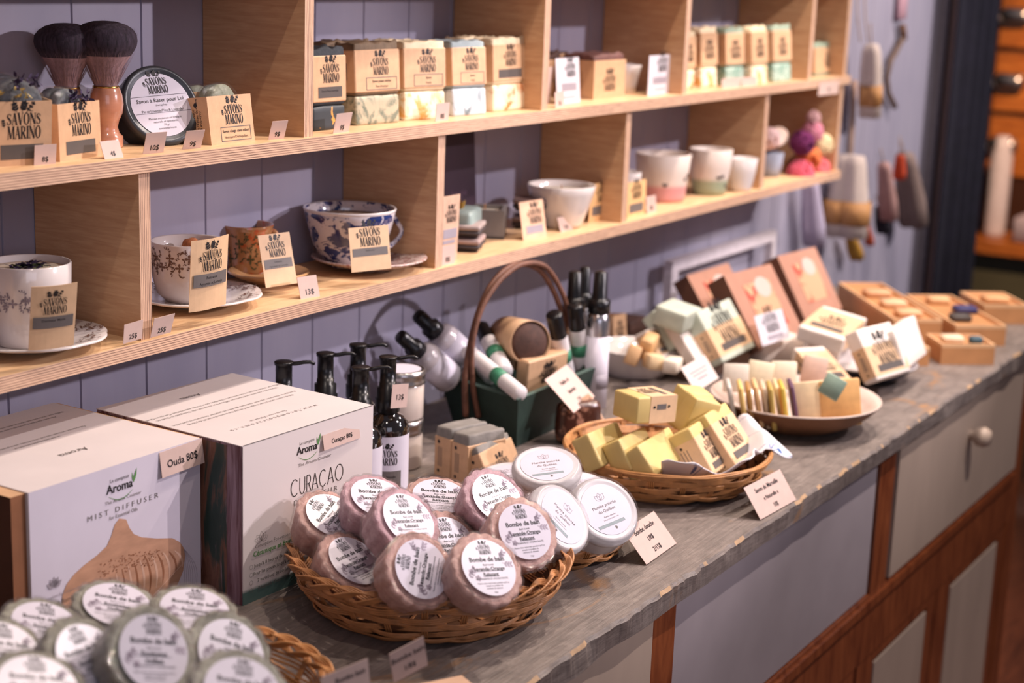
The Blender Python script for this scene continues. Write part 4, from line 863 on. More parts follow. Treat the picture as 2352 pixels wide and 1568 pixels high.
B2 = V((1.468, .838, 0)); basket(LR(B2.x, B2.y, 0), .090, .030, .068, 'small orange-brown wicker basket holding round white tins', WICKD, 18, 5, braid=False)
B3 = V((1.762, .842, 0)); basket(LR(B3.x, B3.y, 0), .126, .042, .092, 'flat wicker basket lined with a flowered napkin under yellow soaps', WICKD, 20, 6, fine=2, braid=False)
B0 = V((.875, .835, 0)); basket(LR(B0.x, B0.y, 0), .128, .05, .08, 'wicker basket in the near corner under grey-green wrapped soaps', WICKD, 18, 6)

# ------------------------------------------------------------------ bath bombs
def labelprint(k, R, z, l2, l3, art=INKG):
    k.disc(R, z, LABEL, 40); z += .00012; o = lambda x, y: (x * R, y * R, z)
    # botanical art both sides
    rnd = random.Random(3); P = []
    def branch(x, y, a, n, s=.1):
        for i in range(n):
            x2, y2 = x + s * math.cos(a), y + s * math.sin(a); P.append(seg((x, y), (x2, y2), .012))
            P.append(leaf(x2, y2, .15, .035, a + .8)); P.append(leaf(x2, y2, .15, .035, a - .8)); x, y = x2, y2; a += .12
        return x, y
    branch(.45, .30, .55, 3); branch(.55, .14, -.35, 3); branch(-.92, -.35, .55, 4, .11)
    for cx, cy, s in ((.60, .42, .09), (-.72, -.12, .09), (-.52, -.36, .10), (-.60, .02, .06)):
        for q in range(5): P.append(ell(cx + s * .6 * math.cos(q * 1.257), cy + s * .6 * math.sin(q * 1.257), s * .55, s * .42, q * 1.257, 7))
    P = [p for p in P if all(x * x + y * y < .96 for x, y in p)]
    k.polys(P, mat('soft_violet_print', '9a8d9c', .5), (0, 0, z), UX, UY, R)
    z += .00005
    k.logo(INK, (0, R * .46, z), UX, UY, R * .50)
    for s, y, sz, b in (('Bombe de bain', .21, .20, .025), ('Bath bomb', .06, .085, 0), (l2, -.11, .16, .02), (l3, -.30, .15, .02), ('MOUSSANTE ET HYDRATANTE', -.43, .078, 0), ("Mettre dans votre bain pendant qu'il se", -.58, .068, 0), ('remplit et profitez du', -.67, .068, 0), ('moment de détente.', -.76, .068, 0), ('150gr', -.90, .06, 0)): k.text(s, INK, (0, y * R, z), UX, UY, sz * R * 1.12, b)
    for y, ww in ((-.135, .5), (-.325, .3)): k.box(-ww * R, ww * R, y * R, (y + .014) * R, z - .0001, z, INK)
def bombmesh(R, Hh, m, lob=15):
    fn = lambda a, r, z: (r * (1 + (.060 * abs(math.cos(a * lob / 2)) - .045) * min(1, r / R)), z)
    return MB().lathe([(.0001, -Hh), (R * .78, -Hh), (R * .84, -Hh + .002), (R * .97, -.007), (R, -.0035), (R * .99, -.0010), (R * .95, 0), (R * .80, -.0006), (.0001, -.0006)], 108, m, fn=fn)
def wrapmesh(R, Hh, seed, amp=.0018):
    def fn(a, r, z):
        q = V((math.cos(a) * 3, math.sin(a) * 3, z * 60 + seed)); lobe = 1 + (.045 * abs(math.cos(a * 7.5)) - .034) * min(1, r / .03); return (r * lobe + amp * noise.noise(q * 1.3) + amp * .6 * noise.noise(q * 4) * (1 if r > .01 else 0), z + amp * .5 * noise.noise(q * 3))
    k = MB().lathe([(.0001, -Hh - .0015), (R * .8, -Hh - .0015), (R * .9, -Hh + .001), (R * 1.03, -.007), (R * 1.05, -.0030), (R * 1.0, .0012), (R * .93, .0018), (R * .80, .0012)], 90, WRAP, fn=fn)
    # gathered crimps of film
    random.seed(seed)
    for i in range(7):
        a = random.uniform(0, 6.28); c, s = math.cos(a), math.sin(a); r0 = R * random.uniform(.88, 1.0)
        k.tube([(r0 * math.cos(a + q * .16), r0 * math.sin(a + q * .16), .0015 + .0012 * math.sin(q * 2.3)) for q in range(5)], .0007, WRAP, 4)
    return k
PINKM = m_sparkle('pink_clay_bath_bomb', 'c8958a', 'ecc4b8'); PINKV = m_sparkle('lilac_pink_bath_bomb', 'c898a2', 'ebc5cd')
RB, HB = .0362, .034
def bomb(name, M, label, m, l2, l3, seed, group, R=RB, Hh=HB):
    t = thing(name, label, 'bath bomb', M, group)
    bombmesh(R, Hh, m).build('body', t); wrapmesh(R, Hh, seed).build('clear_film', t)
    k = MB(); labelprint(k, R * .765, .0024, l2, l3); k.build('round_label', t); return t
bs = [ # picture centre of label, height, foreshortening, normal direction in picture (deg), writing angle, label text, material
 ((762, 1187), 0.0838, .66, 62, 58, 'pink bath bomb at the left edge of the basket, label on its side', 0),
 ((868, 1146), 0.1060, .62, 70, 18, 'pink bath bomb at the back left against the white box', 1),
 ((936, 1195), 0.1083, .68, 45, 22, 'pink bath bomb with violet tint lying uppermost left of centre', 1),
 ((1010, 1143), 0.0925, .60, 80, 6, 'pink bath bomb at the very back under the kraft wrapped grey soaps', 0),
 ((1140, 1146), 0.1018, .72, 48, 32, 'violet pink bath bomb at the back right beside the white tins', 1),
 ((1203, 1222), 0.1000, .80, 38, 17, 'pink bath bomb highest on the right, label fully legible', 0),
 ((1030, 1250), 0.0700, .78, 40, 17, 'pink bath bomb sunk in the middle, half covered by its neighbours', 0),
 ((812, 1290), 0.0606, .64, 52, 40, 'pink bath bomb low at the front left of the basket', 0),
 ((966, 1308), 0.0847, .80, 30, 68, 'pink bath bomb at the front centre, writing running steeply upward', 0),
 ((1120, 1305), 0.0881, .76, 42, 17, 'pink bath bomb at the front right inside the rim', 0),
 ((1082, 1222), 0.0509, .70, 50, 20, 'pink bath bomb barely showing behind the front right ones', 0)]
protoP = None
for i, (c, z, ra, ph, ps, lab, mi) in enumerate(bs):
    Mx = faceM(oz(*c, z), ra, math.radians(ph), math.radians(ps))
    o = bomb('bath_bomb', Mx, lab, PINKV if mi else PINKM, 'Lavande-Orange', 'Relaxant', i + 1, 'pink wrapped bath bombs in the round basket')
GREYM = m_sparkle('grey_green_bath_bomb', '8d8a7e', 'bdbaa9')
gs = [((105, 1442), 0.0951, .62, 70, 5, 'grey-green wrapped bomb touching the vase-printed box, leftmost of the back row'), ((268, 1392), 0.0894, .60, 78, -5, 'grey-green wrapped bomb before the printed vase, middle of the back row'), ((446, 1404), 0.0977, .60, 80, -4, 'grey-green wrapped bomb before the distressed wood side, right of the back row'),
      ((200, 1515), .108, .72, 40, 30, 'grey-green wrapped bomb seen obliquely between the glaring label and the left ones'), ((350, 1498), 0.1182, .84, 30, 5, 'grey-green wrapped bomb with a bright glare patch on its label'), ((528, 1502), .098, .80, 40, -5, 'grey-green wrapped bomb at the right rim of the near basket'),
      ((10, 1500), .105, .7, 60, 10, 'grey-green wrapped bomb cut by the left picture edge'), ((85, 1580), .125, .7, 70, 10, 'grey-green wrapped bomb in the near left corner, mostly out of view'), ((555, 1592), .115, .8, 60, 0, 'grey-green wrapped bomb at the bottom edge overlapping the right one')]
for i, (c, z, ra, ph, ps, lab) in enumerate(gs):
    Mx = faceM(oz(*c, z), ra, math.radians(ph), math.radians(ps))
    bomb('bath_bomb', Mx, lab, GREYM, 'Eucalyptus', 'Vivifiant', i + 40, 'grey-green wrapped bath bombs in the near corner', R=.0365, Hh=.036)

# ------------------------------------------------------------------ white shower tins
TINW = mat('white_lid_plastic', 'dad5d7', .3, .03, 60, .02, coat=.4)
def wtin(M, label, R=.0375):
    t = thing('shower_bomb_tub', label, 'tub', M, 'white shower bomb tubs'); 
    MB().lathe([(.0001, -.034), (R * .9, -.034), (R * .95, -.031), (R * .96, -.012)], 56, TINW).build('tub', t)
    MB().lathe([(R * .96, -.0125), (R * 1.0, -.012), (R * 1.01, -.008), (R, -.0045), (R * .985, -.004), (R * .96, -.0005), (R * .88, .0012), (R * .82, .0004), (.0001, .0002)], 56, TINW).build('lid', t)
    MB().lathe([(.0001, -.0352), (R * .93, -.0352), (R * 1.0, -.031), (R * 1.03, -.012), (R * 1.04, -.006), (R * 1.0, .0012), (R * .88, .0026)], 56, WRAP, fn=lambda a, r, z: (r + .0010 * noise.noise(V((a * 5, z * 90, 2))), z)).build('clear_film', t)
    k = MB().disc(R * .76, .0008, LABEL, 36); z = .00095; r = R * .76
    k.polys([p for a in (1.57, 2.3, .85) for p in strip(leaf(0, .38, .3, .1, a) + [leaf(0, .38, .3, .1, a)[0]], [.012] * 7)], INKL, (0, 0, z), UX, UY, r)
    for s, y, sz in (('Menthe poivrée', .12, .17), ('du Québec', -.08, .17), ('Bombe douche', -.28, .085), ('Soulage la congestion nasale', -.38, .06)): k.text(s, INKG, (0, y * r, z), UX, UY, sz * r)
    k.box(-.7 * r, .5 * r, -.62 * r, -.50 * r, z - .0001, z, mat('blue_grey_strip', '8c989c', .5)); k.polys([leaf(.0, -.8, .14, .05, 1.57)], INKG, (0, 0, z), UX, UY, r)
    k.build('round_label', t); return t
for c, z, ra, ph, ps, lab in (((1256, 1068), 0.0912, .58, 88, 24, 'round white tub resting on top of the tub heap'), ((1392, 1170), 0.0737, .80, 45, 30, 'round white tub tilted at the right rim, mint leaf label'), ((1292, 1188), 0.0811, .62, 30, -28, 'round white tub standing steeply behind the pink bomb heap'), ((1165, 1098), 0.0627, .5, 95, 10, 'round white tub low at the back left, mostly hidden'), ((1335, 1120), 0.0573, .5, 80, 10, 'round white tub underneath at the back right, only its rim in view')):
    wtin(faceM(oz(*c, z), ra, math.radians(ph), math.radians(ps)), lab)
card((1485, 1297), (1554, 1246), (1431, 1219), [('Bombe douche', .5, .72, .19), ('1/8$', .5, .42, .19), ('2/15$', .5, .12, .19)], 'square pinkish card reading Bombe douche, tilted beside the small tub basket', y=.70, z=0, y2=None) if False else None
def freecard(cs, Y, lines, label, ytop=None, **k):
    """card from four picture corners bl, br, tl at given depths"""
    BL, BR, TL = oy(*cs[0], Y[0]), oy(*cs[1], Y[1]), oy(*cs[2], Y[2]); u = BR - BL; w = u.length; u.normalize(); v = TL - BL; v -= u * v.dot(u); h = v.length; v.normalize(); n = u.cross(v)
    M = Matrix(((u.x, -n.x, v.x, BL.x), (u.y, -n.y, v.y, BL.y), (u.z, -n.z, v.z, BL.z), (0, 0, 0, 1)))
    return card(None, None, None, lines, label, M3=(M, w, h), **k)
def facecard(cs, zs, lines, label, **k):
    BL, BR, TL = (oz(*c, z) for c, z in zip(cs, zs)); u = BR - BL; w = u.length; u.normalize(); v = TL - BL; v -= u * v.dot(u); h = v.length; v.normalize(); n = u.cross(v)
    return card(None, None, None, lines, label, M3=(Matrix(((u.x, -n.x, v.x, BL.x), (u.y, -n.y, v.y, BL.y), (u.z, -n.z, v.z, BL.z), (0, 0, 0, 1))), w, h), **k)
card((1485, 1296), (1554, 1247), (1431, 1219), [('Bombe douche', .5, .72, .185), ('1/8$', .5, .44, .185), ('2/15$', .5, .14, .185)], 'square pinkish card reading Bombe douche, leaning at the small tub basket', z=.0015, group='product cards on the worktop')
card((1747, 1193), (1829, 1147), (1708, 1120), [('Savon de Marseille', .5, .70, .19), ('« Naturelle »', .5, .42, .17), ('10$', .5, .12, .19)], 'pinkish card reading Savon de Marseille standing under the napkin corner', z=.0015, group='product cards on the worktop')
card((1318, 948), (1366, 910), (1251, 872), [('Huiles et', .5, .66, .16), ('baumes', .5, .40, .16), ('12$', .5, .12, .16)], 'tilted cream card hanging on the front of the green planter', z=.050, group='product cards on the worktop')
# wooden tray and two near cards
k = MB(); M = LR(.965, .655, 0, -.15)
PALEW = mat('pale_pine', 'c49f83', .5, .12, 20, .1, grain=(1, 6, 6))
p = oz(1000, 1560, .03)
MT = LR(p.x - .040, p.y + .006, 0, -.50)
t = thing('card_holder', 'pale wooden block tray carrying cards at the bottom picture edge', 'card holder', MT)
k.box(-.06, .062, -.012, .012, 0, .030, PALEW); k.box(-.06, .062, -.06, -.036, 0, .030, PALEW); k.build('wooden_block', t, bevel=.002)
freecard(((905, 1568), (983, 1527), (884, 1507)), (.700, .688, .702), [('Bombe bain', .5, .60, .24), ('1/8$', .5, .22, .24)], 'pinkish card reading Bombe bain standing in the wooden holder', group='product cards on the worktop')
freecard(((745, 1625), (851, 1580), (738, 1555)), (.712, .70, .714), [('Bombe bain', .6, .60, .24), ('1/8$', .5, .2, .24)], 'blurred pinkish card at the bottom edge left of the wooden holder', group='product cards on the worktop')
# ------------------------------------------------------------------ pump bottles
AMB = mat('near_black_glass', '17110f', .06, .1, 20, 0, coat=1, spec=.6)
def pump(M, label, lab=True, hN=.0):
    t = thing('pump_bottle', label, 'bottle', M, 'black pump bottles')
    MB().lathe([(.0001, 0), (.0235, 0), (.025, .002), (.025, .092), (.0235, .100), (.018, .107), (.012, .110), (.0115, .114)], 40, AMB).build('bottle', t)
    k = MB(); A0 = -2.35; R = .0254
    k.lathe([(R, .012), (R, .088)], 40, LABEL, a0=-math.pi, a1=math.pi)
    wr = lambda x, z: ((R + .0003) * math.sin(x / R), -(R + .0003) * math.cos(x / R), z)
    def pl(P, m, cx, cz, s):
        for q in P: k.add([wr(cx + x * s, cz + z * s) for x, z in q], [tuple(range(len(q)))], m)
    pl(LOGO, INK, 0, .055, .026)
    for i in range(8): k.add([wr(-.018 + .0045 * i, .027), wr(-.0135 + .0045 * i, .027), wr(-.0135 + .0045 * i, .048), wr(-.018 + .0045 * i, .048)], [(0, 1, 2, 3)], INKG)
    for s, z, sz in (('Savon liquide', .040, .0042), ('Menthe et Romarin', .032, .0042), ('250 ml', .020, .003)):
        vs, fs = text_geo(s); k.add([((R + .0005) * math.sin(x * sz / R), -(R + .0005) * math.cos(x * sz / R), z + y * sz) for x, y in vs], fs, INK)
    k.build('wrap_label', t)
    k = MB().lathe([(.0001, .112), (.0135, .112), (.014, .113), (.014, .128), (.0125, .129), (.0125, .140), (.0098, .141), (.0098, .146), (.0092, .146), (.0092, .172), (.0104, .1725), (.0106, .1755), (.0104, .176), (.0001, .176)], 28, BLACKP)
    k.tube([(.004, 0, .1735), (.014, 0, .1740), (.022, 0, .1757), (.029, 0, .1760), (.034, 0, .1738)], .0026, BLACKP, 8, rf=lambda f: 1 - .35 * f); k.build('pump_head', t); return t
BOTR = -.95
for (px, py), lab in (((892, 818), 'black pump bottle nearest the glass jars, crest label, with small price tag'), ((829, 842), 'black pump bottle partly behind the CURAÇAO box corner, shorter looking nozzle'), ((823, 790), 'black pump bottle at the back, second from the jars, tallest in view'), ((748, 810), 'black pump bottle behind the white box, middle of the row'), ((652, 830), 'black pump bottle at the left end of the row, only its pump above the box')):
    p = oz(px, py, .176); pump(LR(p.x, p.y, 0, BOTR), lab)
p = oz(892, 818, .176)
freecard(((897, 938), (934, 935), (904, 883)), (p.y - .022, p.y - .026, p.y - .022), [('13$', .5, .35, .32)], 'small price tag reading 13$ on the neck of the nearest pump bottle', group='product cards on the worktop')
# jars
GLASSJ = mat('milky_balm_in_glass', 'cfc0b4', .12, .05, 30, 0, coat=.8)
def jar(M, label, r=.0295, h=.062):
    t = thing('glass_jar', label, 'jar', M, 'stacked glass jars')
    MB().lathe([(.0001, 0), (r * .9, 0), (r * .97, .003), (r * .97, h * .66), (r * .93, h * .70)], 40, GLASSJ).build('jar', t)
    MB().lathe([(r * .93, h * .70), (r * 1.0, h * .72), (r * 1.02, h * .75), (r * .99, h * .78), (r * 1.0, h * .86), (r * 1.02, h * .9), (r * 1.0, h * .98), (r * .93, h), (r * .86, h * .985), (.0001, h * .985)], 48, STEEL).build('lid', t)
    MB().disc(r * .82, h * .99, LABEL, 36).build('round_label', t)
p = oz(955, 1085, 0); p = oz(962, 1078, 0); jar(LR(p.x, p.y + .03, 0), 'lower glass jar with metal lid, right behind the nearest pump bottle'); jar(LR(p.x + .001, p.y + .03, .0625), 'upper glass jar with white disc label on its metal lid')
# lying clear bottles with black spray caps
def between(name, A, B, r, label, parts, group, cat='bottle'):
    L = (B - A).length; t = thing(name, label, cat, axisM(A, B), group)
    for nm, prof, m, a, b in parts:
        k = MB().lathe([(rr * r, z * L) for rr, z in prof], 28, m); k.build(nm, t)
    return t
PETG = mat('cloudy_clear_bottle', 'b5adb0', .1, .1, 40, 0, coat=.6)
SPR = [('bottle', [(.0001, 0), (.9, 0), (1, .03), (1, .52), (.85, .60), (.5, .64)], PETG, 0, 0), ('label', [(1.01, .06), (1.02, .06), (1.02, .46), (1.01, .46)], LABEL, 0, 0), ('spray_cap', [(.0001, .63), (.62, .63), (.62, .76), (.45, .78), (.45, .97), (.38, 1), (.0001, 1)], BLACKP, 0, 0)]
A = oz(1075, 832, .085); B = A + (oy(958, 722, A.y + .04) - A); between('spray_bottle', A, B, .022, 'clear bottle with black spray cap leaning against the wall, upper of two', SPR, 'leaning clear spray bottles')
A = oz(1035, 872, .07); B = oy(918, 770, A.y + .03); between('spray_bottle', A, B, .021, 'clear bottle with black spray cap leaning behind the jars, lower of two', SPR, 'leaning clear spray bottles')
# wrapped grey soaps
GSP = mat('grey_clay_soap', '7f7a74', .75, .15, 60, .4)
M, w, h = FR((990, 1090), (1052, 1108), (997, 1000), z=0)
p = oz(1050, 1106, 0)
for i, lab in enumerate(('kraft-banded grey clay soap standing left of its twin', 'kraft-banded grey clay soap standing, right one of the pair touching')):
    soap(LR(p.x - .030 * i - .002, p.y + .0135 * i + .004, 0, -math.radians(63) + math.pi / 2 + .50), .066, .029, .063, GSP, lab, band=(0.0, .80), style='none', rough=.002, group='grey clay soaps beside the planter') if False else None
def sideband(M, w, d, h, lab, grp_):
    t = thing('soap_bar', lab, 'soap', M, grp_)
    MB().rbox(.001, w - .001, .001, d - .001, 0, h, .003, GSP, 2, cuts=5, topn=.002, jit=.0004).build('bar', t)
    k = MB().rbox(0, w, 0, d, .0005, h * .80, .001, KRAFT, 1); k.sm = [False] * len(k.sm)
    k.polys([ell(w * .28, h * .70, .0024, .0024), ell(w * .28, h * .13, .0022, .0022)], INK, (0, -.0003, 0), UX, UZ)
    for q in range(3): k.box(w * (.25 + .1 * q), w * (.25 + .1 * q) + .0007, -.0004, 0, h * .22, h * .60, INKG)
    k.build('wrapper', t)
a = oz(996, 1090, 0); b = oz(1040, 1107, 0); u = (b - a).normalized(); ang = math.atan2(u.y, u.x)
sideband(LR(a.x, a.y, 0, ang), .030, .062, .064, 'kraft-banded grey clay soap standing, left of the touching pair', 'grey clay soaps beside the planter')
sideband(LR(a.x, a.y, 0, ang) @ LR(.0315, 0, 0), .030, .062, .0635, 'kraft-banded grey clay soap standing, right of the touching pair', 'grey clay soaps beside the planter')
def zface(cs, zs):
    BL, BR, TL = (oz(*c, z) for c, z in zip(cs, zs)); u = BR - BL; w = u.length; u.normalize(); v = TL - BL; v -= u * v.dot(u); h = v.length; v.normalize(); n = u.cross(v)
    return Matrix(((u.x, -n.x, v.x, BL.x), (u.y, -n.y, v.y, BL.y), (u.z, -n.z, v.z, BL.z), (0, 0, 0, 1))), w, h
M, w, h = zface(((1130, 1120), (1204, 1078), (1085, 1032)), (.004, .010, .050))
soap(M, w, .026, h, GSP, 'kraft-banded grey clay soap tilted against the standing pair', band=(0.0, .84), style='logo', rough=.002, group='grey clay soaps beside the planter')
# ------------------------------------------------------------------ green planter with twig handle
GRN = mat('dark_green_paint', '24362f', .55, .2, 40, .3); GRNL = mat('worn_green_rim', '4c6058', .6, .2, 60, .3)
zt = .072
a, b, c = oz(1008, 858, zt), oz(1190, 918, zt), oz(1374, 842, zt); dd = a + c - b
cen = (a + b + c + dd) / 4; top = [b, c, dd, a]
def sc_(p, k, z): return V((cen.x + (p.x - cen.x) * k, cen.y + (p.y - cen.y) * k, z))
bot = [sc_(p, .80, 0) for p in top]; it = [sc_(p, .90, zt) for p in top]; ib = [sc_(p, .72, .006) for p in top]
t = thing('planter', 'dark green wooden planter with arched twig handle full of tubes and kraft packs', 'planter', LR(cen.x, cen.y, 0)); off = V((-cen.x, -cen.y, 0))
k = MB()
for i in range(4):
    j = (i + 1) % 4; k.add([bot[i] + off, bot[j] + off, top[j] + off, top[i] + off], [(0, 1, 2, 3)], GRN); k.add([top[i] + off, top[j] + off, it[j] + off, it[i] + off], [(0, 1, 2, 3)], GRNL); k.add([it[i] + off, it[j] + off, ib[j] + off, ib[i] + off], [(0, 1, 2, 3)], GRN)
k.add([q + off for q in bot], [(3, 2, 1, 0)], GRN); k.add([q + off for q in ib], [(0, 1, 2, 3)], GRN); k.build('trough', t, bevel=.002)
pn = (oz(1300, 850, .06) - oz(1095, 950, .03)); p0 = oz(1095, 950, .03); hn = V((-pn.y, pn.x, 0)).normalized()
def arch(pts, dx): return [opl(x, y, p0, hn) + off + hn * dx for x, y in pts]
def smooth(P, n=6):
    out = []
    for i in range(len(P) - 1):
        p_, q, r_, s_ = P[max(0, i - 1)], P[i], P[i + 1], P[min(len(P) - 1, i + 2)]
        for j in range(n):
            x = j / n; out.append(.5 * ((2 * q) + (r_ - p_) * x + (2 * p_ - 5 * q + 4 * r_ - s_) * x * x + (3 * q - p_ - 3 * r_ + s_) * x ** 3))
    return out + [P[-1]]
k = MB()
k.tube(smooth(arch([(1070, 955), (1068, 870), (1080, 790), (1098, 720), (1125, 660), (1160, 620), (1200, 606), (1240, 620), (1270, 665), (1290, 715), (1302, 760)], 0)), .0042, TWIG, 8)
k.tube(smooth(arch([(1092, 955), (1078, 880), (1076, 800), (1088, 735), (1112, 680), (1150, 632), (1196, 604), (1246, 612), (1282, 668), (1298, 720), (1306, 770)], -.006)), .0038, TWIG, 8)
k.build('twig_handle', t)
# contents
TUBEW = mat('white_tube_label', 'd9d3d2', .4, .04, 40, 0); TG = mat('green_tube_band', '3f8464', .5, .1, 40, 0)
def stick(A, B, r, label, cap=.33, name='roll_on_bottle', group='roll-on bottles and tubes in the green planter'):
    L = (B - A).length; t = thing(name, label, 'tube', axisM(A, B), group)
    k = MB().lathe([(.0001, 0), (r * .95, 0), (r, .002), (r, L * (1 - cap))], 24, TUBEW).lathe([(r * 1.01, L * .30), (r * 1.02, L * .30), (r * 1.02, L * .46), (r * 1.01, L * .46)], 24, TG); k.build('tube', t)
    MB().lathe([(r * .9, L * (1 - cap)), (r * .92, L * .98), (r * .8, L), (.0001, L)], 24, BLACKP).build('cap', t)
def pz(x, y, z): return oz(x, y, z)
stick(pz(1196, 905, .078), pz(1075, 808, .105), .0105, 'white tube with green band lying nearest along the planter rim', cap=.001, name='balm_tube')
stick(pz(1160, 855, .085), pz(1105, 750, .125), .0115, 'white tube with green band and black cap behind the twig handle')
stick(pz(1128, 868, .074), pz(1062, 800, .092), .0095, 'white green-lettered tube under the near one at the handle foot', cap=.001, name='balm_tube')
stick(pz(1302, 870, .055), pz(1272, 720, .155), .0125, 'white roll-on bottle with black cap leaning right of the kraft tube')
stick(pz(1338, 858, .055), pz(1320, 700, .160), .0120, 'white roll-on bottle with dark cap, rightmost inside the planter')
kb = MB(); Mx = FR((1170, 880), (1268, 868), (1158, 828), y=1.10)[0]
def pack(cs, Y, d, label, style='logo', m=KRAFT, name='kraft_pack', group='kraft packs in the green planter', cat='pack'):
    BL, BR, TL = oy(*cs[0], Y[0]), oy(*cs[1], Y[1]), oy(*cs[2], Y[2]); u = BR - BL; w = u.length; u.normalize(); v = TL - BL; v -= u * v.dot(u); h = v.length; v.normalize(); n = u.cross(v)
    M = Matrix(((u.x, -n.x, v.x, BL.x), (u.y, -n.y, v.y, BL.y), (u.z, -n.z, v.z, BL.z), (0, 0, 0, 1)))
    k = MB().rbox(0, w, 0, d, 0, h, min(.002, d * .3), m, 1); k.sm = [False] * len(k.sm); band_print(k, w, 0, h, style, -.0004)
    if style == 'logo': k.logo(INK, (w * .55, -.0004, h * .25), UX, UZ, min(w, h) * .62)
    return grp(tag(k.build(name, None, M), label, cat), group)
c0 = cen.y
pack(((1207, 905), (1300, 878), (1165, 845)), (c0 - .035, c0 - .055, c0 - .03), .022, 'kraft pack with botanical crest lying foremost in the planter')
pack(((1180, 850), (1285, 830), (1178, 800)), (c0 - .005, c0 - .02, c0 - .0), .02, 'kraft pack lying behind the crest pack in the planter', 'none')
A, B = oy(1165, 775, c0 + .03), oy(1235, 790, c0 - .05)
t = thing('kraft_tube', 'round kraft paper tube with dark open end lying on the packs', 'tube', axisM(A + V((0, 0, 0)), A + (B - A).normalized() * .075), 'kraft packs in the green planter')
MB().lathe([(.029, 0), (.0295, 0), (.0295, .075), (.0285, .075), (.0285, .004), (.0001, .004)], 32, KRAFT).build('tube', t); MB().lathe([(.0001, .062), (.028, .062), (.028, .071), (.022, .075), (.0001, .076)], 24, M_DBROWN).build('soap_filling', t)
MB().lathe([(.0001, -.0004), (.0286, -.0004), (.0286, 0)], 32, KRAFT).build('end_disc', t)
# silver spray bottles
SILV = mat('satin_aluminium', 'c2bec0', .25, .05, 40, 0, metal=1)
def spray(M, label, h=.17, r=.0175, m=SILV, lab=True):
    t = thing('spray_bottle', label, 'bottle', M, 'standing spray bottles behind the planter')
    MB().lathe([(.0001, 0), (r * .95, 0), (r, .002), (r, h * .66), (r * .85, h * .71), (r * .6, h * .725)], 32, m).build('bottle', t)
    if lab:
        MB().lathe([(r * 1.012, h * .06), (r * 1.02, h * .06), (r * 1.02, h * .56), (r * 1.012, h * .56)], 32, LABEL).lathe([(r * 1.025, h * .20), (r * 1.03, h * .20), (r * 1.03, h * .30), (r * 1.025, h * .30)], 24, INKL, a0=-2.6, a1=-1.2).build('label', t)
    MB().lathe([(.0001, h * .72), (r * .95, h * .72), (r * .95, h * .80), (r * .7, h * .81), (r * .62, h * .82), (r * .55, h * .99), (r * .3, h), (.0001, h)], 28, BLACKP).build('spray_cap', t)
for (px, py), hh, lab, m in (((1380, 622), .205, 'tall silver spray bottle with white label, right of the planter', SILV), ((1322, 622), .20, 'silver spray bottle standing behind the roll-on bottles', SILV), ((1342, 610), .20, 'slim silver spray bottle behind the other two', SILV)):
    if px == 1380: p = oz(1388, 905, 0); p = oz(1390, 890, 0)
    elif px == 1322: p = oz(1322, 622, hh)
    else: p = oz(1345, 612, hh)
    if px == 1380: p = oz(1380, 622, hh)
    spray(LR(p.x, min(p.y, 1.245), 0), lab, hh, .0165 if px != 1342 else .013, m)
# dark leaf-patterned bag between planter and soap basket
p = oz(1345, 1035, 0)
k = MB().rbox(-.03, .03, -.012, .012, 0, .055, .008, m_blotch('brown_leaf_print', '4a2a20', 'a87862', 40, .55, .3, .5, 2, soft=.05), 2, cuts=3, jit=.003)
tag(k.build('gift_pouch', None, LR(p.x + .03, p.y + .03, 0, -.6)), 'dark brown patterned pouch between green planter and yellow soap basket', 'pouch')
pack(((1362, 1010), (1400, 985), (1355, 910)), (1.0, .985, 1.0), .010, 'pinkish kraft paper packet standing behind the yellow soaps', 'none', mat('pinkish_kraft', 'd9b194', .6), 'paper_packet', None, 'packet')
# ------------------------------------------------------------------ yellow soaps, napkin
YELS = mat('yellow_olive_soap', 'cfb676', .5, .06, 40, .1, sss=.15)
GY = 'yellow soap blocks in the napkin basket'
def boxat(C, sx, sy, sz, rz, rx=0, ry=0): return Matrix.Translation(C) @ Matrix.Rotation(rz, 4, 'Z') @ Matrix.Rotation(ry, 4, 'Y') @ Matrix.Rotation(rx, 4, 'X') @ Matrix.Translation((-sx / 2, -sy / 2, -sz / 2))
def ysoap(M, w, d, h, label, band=None, m=YELS, g=GY, style='bar', bandm=None):
    t = thing('soap_block', label, 'soap', M, g); k = MB().rbox(0, w, 0, d, 0, h, .0025, m, 2, cuts=3, jit=.0005)
    k.build('block', t)
    if band:
        k = MB().rbox(-.0004, w + .0004, -.0004, d + .0004, h * band[0], h * band[1], .001, bandm or KRAFT2, 1); k.sm = [False] * len(k.sm)
        k.logo(INK, (w * .5, -.0008, h * (band[0] + .32 * (band[1] - band[0]))), UX, UZ, w * .55)
        k.box(w * .15, w * .85, -.0009, -.0004, h * (band[0] + .07), h * (band[0] + .2), INKD)
        k.polys([ell(d * .5, h * (band[1] - .1), .0018, .0018), ell(d * .5, h * (band[0] + .08), .0018, .0018)], INK, (-.0008, d, 0), (0, -1, 0), UZ)
        for q in range(3): k.box(-.0009, -.0004, d * (.36 + .1 * q), d * (.36 + .1 * q) + .0007, h * (band[0] + .16), h * (band[1] - .16), INKG)
        k.build('wrapper', t)
    return t
def FR3(cs, zs): # bl, br, tl with heights
    BL, BR, TL = (oz(*c, z) for c, z in zip(cs, zs)); u = BR - BL; w = u.length; u.normalize(); v = TL - BL; v -= u * v.dot(u); h = v.length; v.normalize(); n = u.cross(v)
    return Matrix(((u.x, -n.x, v.x, BL.x), (u.y, -n.y, v.y, BL.y), (u.z, -n.z, v.z, BL.z), (0, 0, 0, 1))), w, h
def byfr(bl, br, tl, z, d, label, **k):
    M, w, h = FR(bl, br, tl, z=z); return ysoap(M, w, d, h, label, **k)
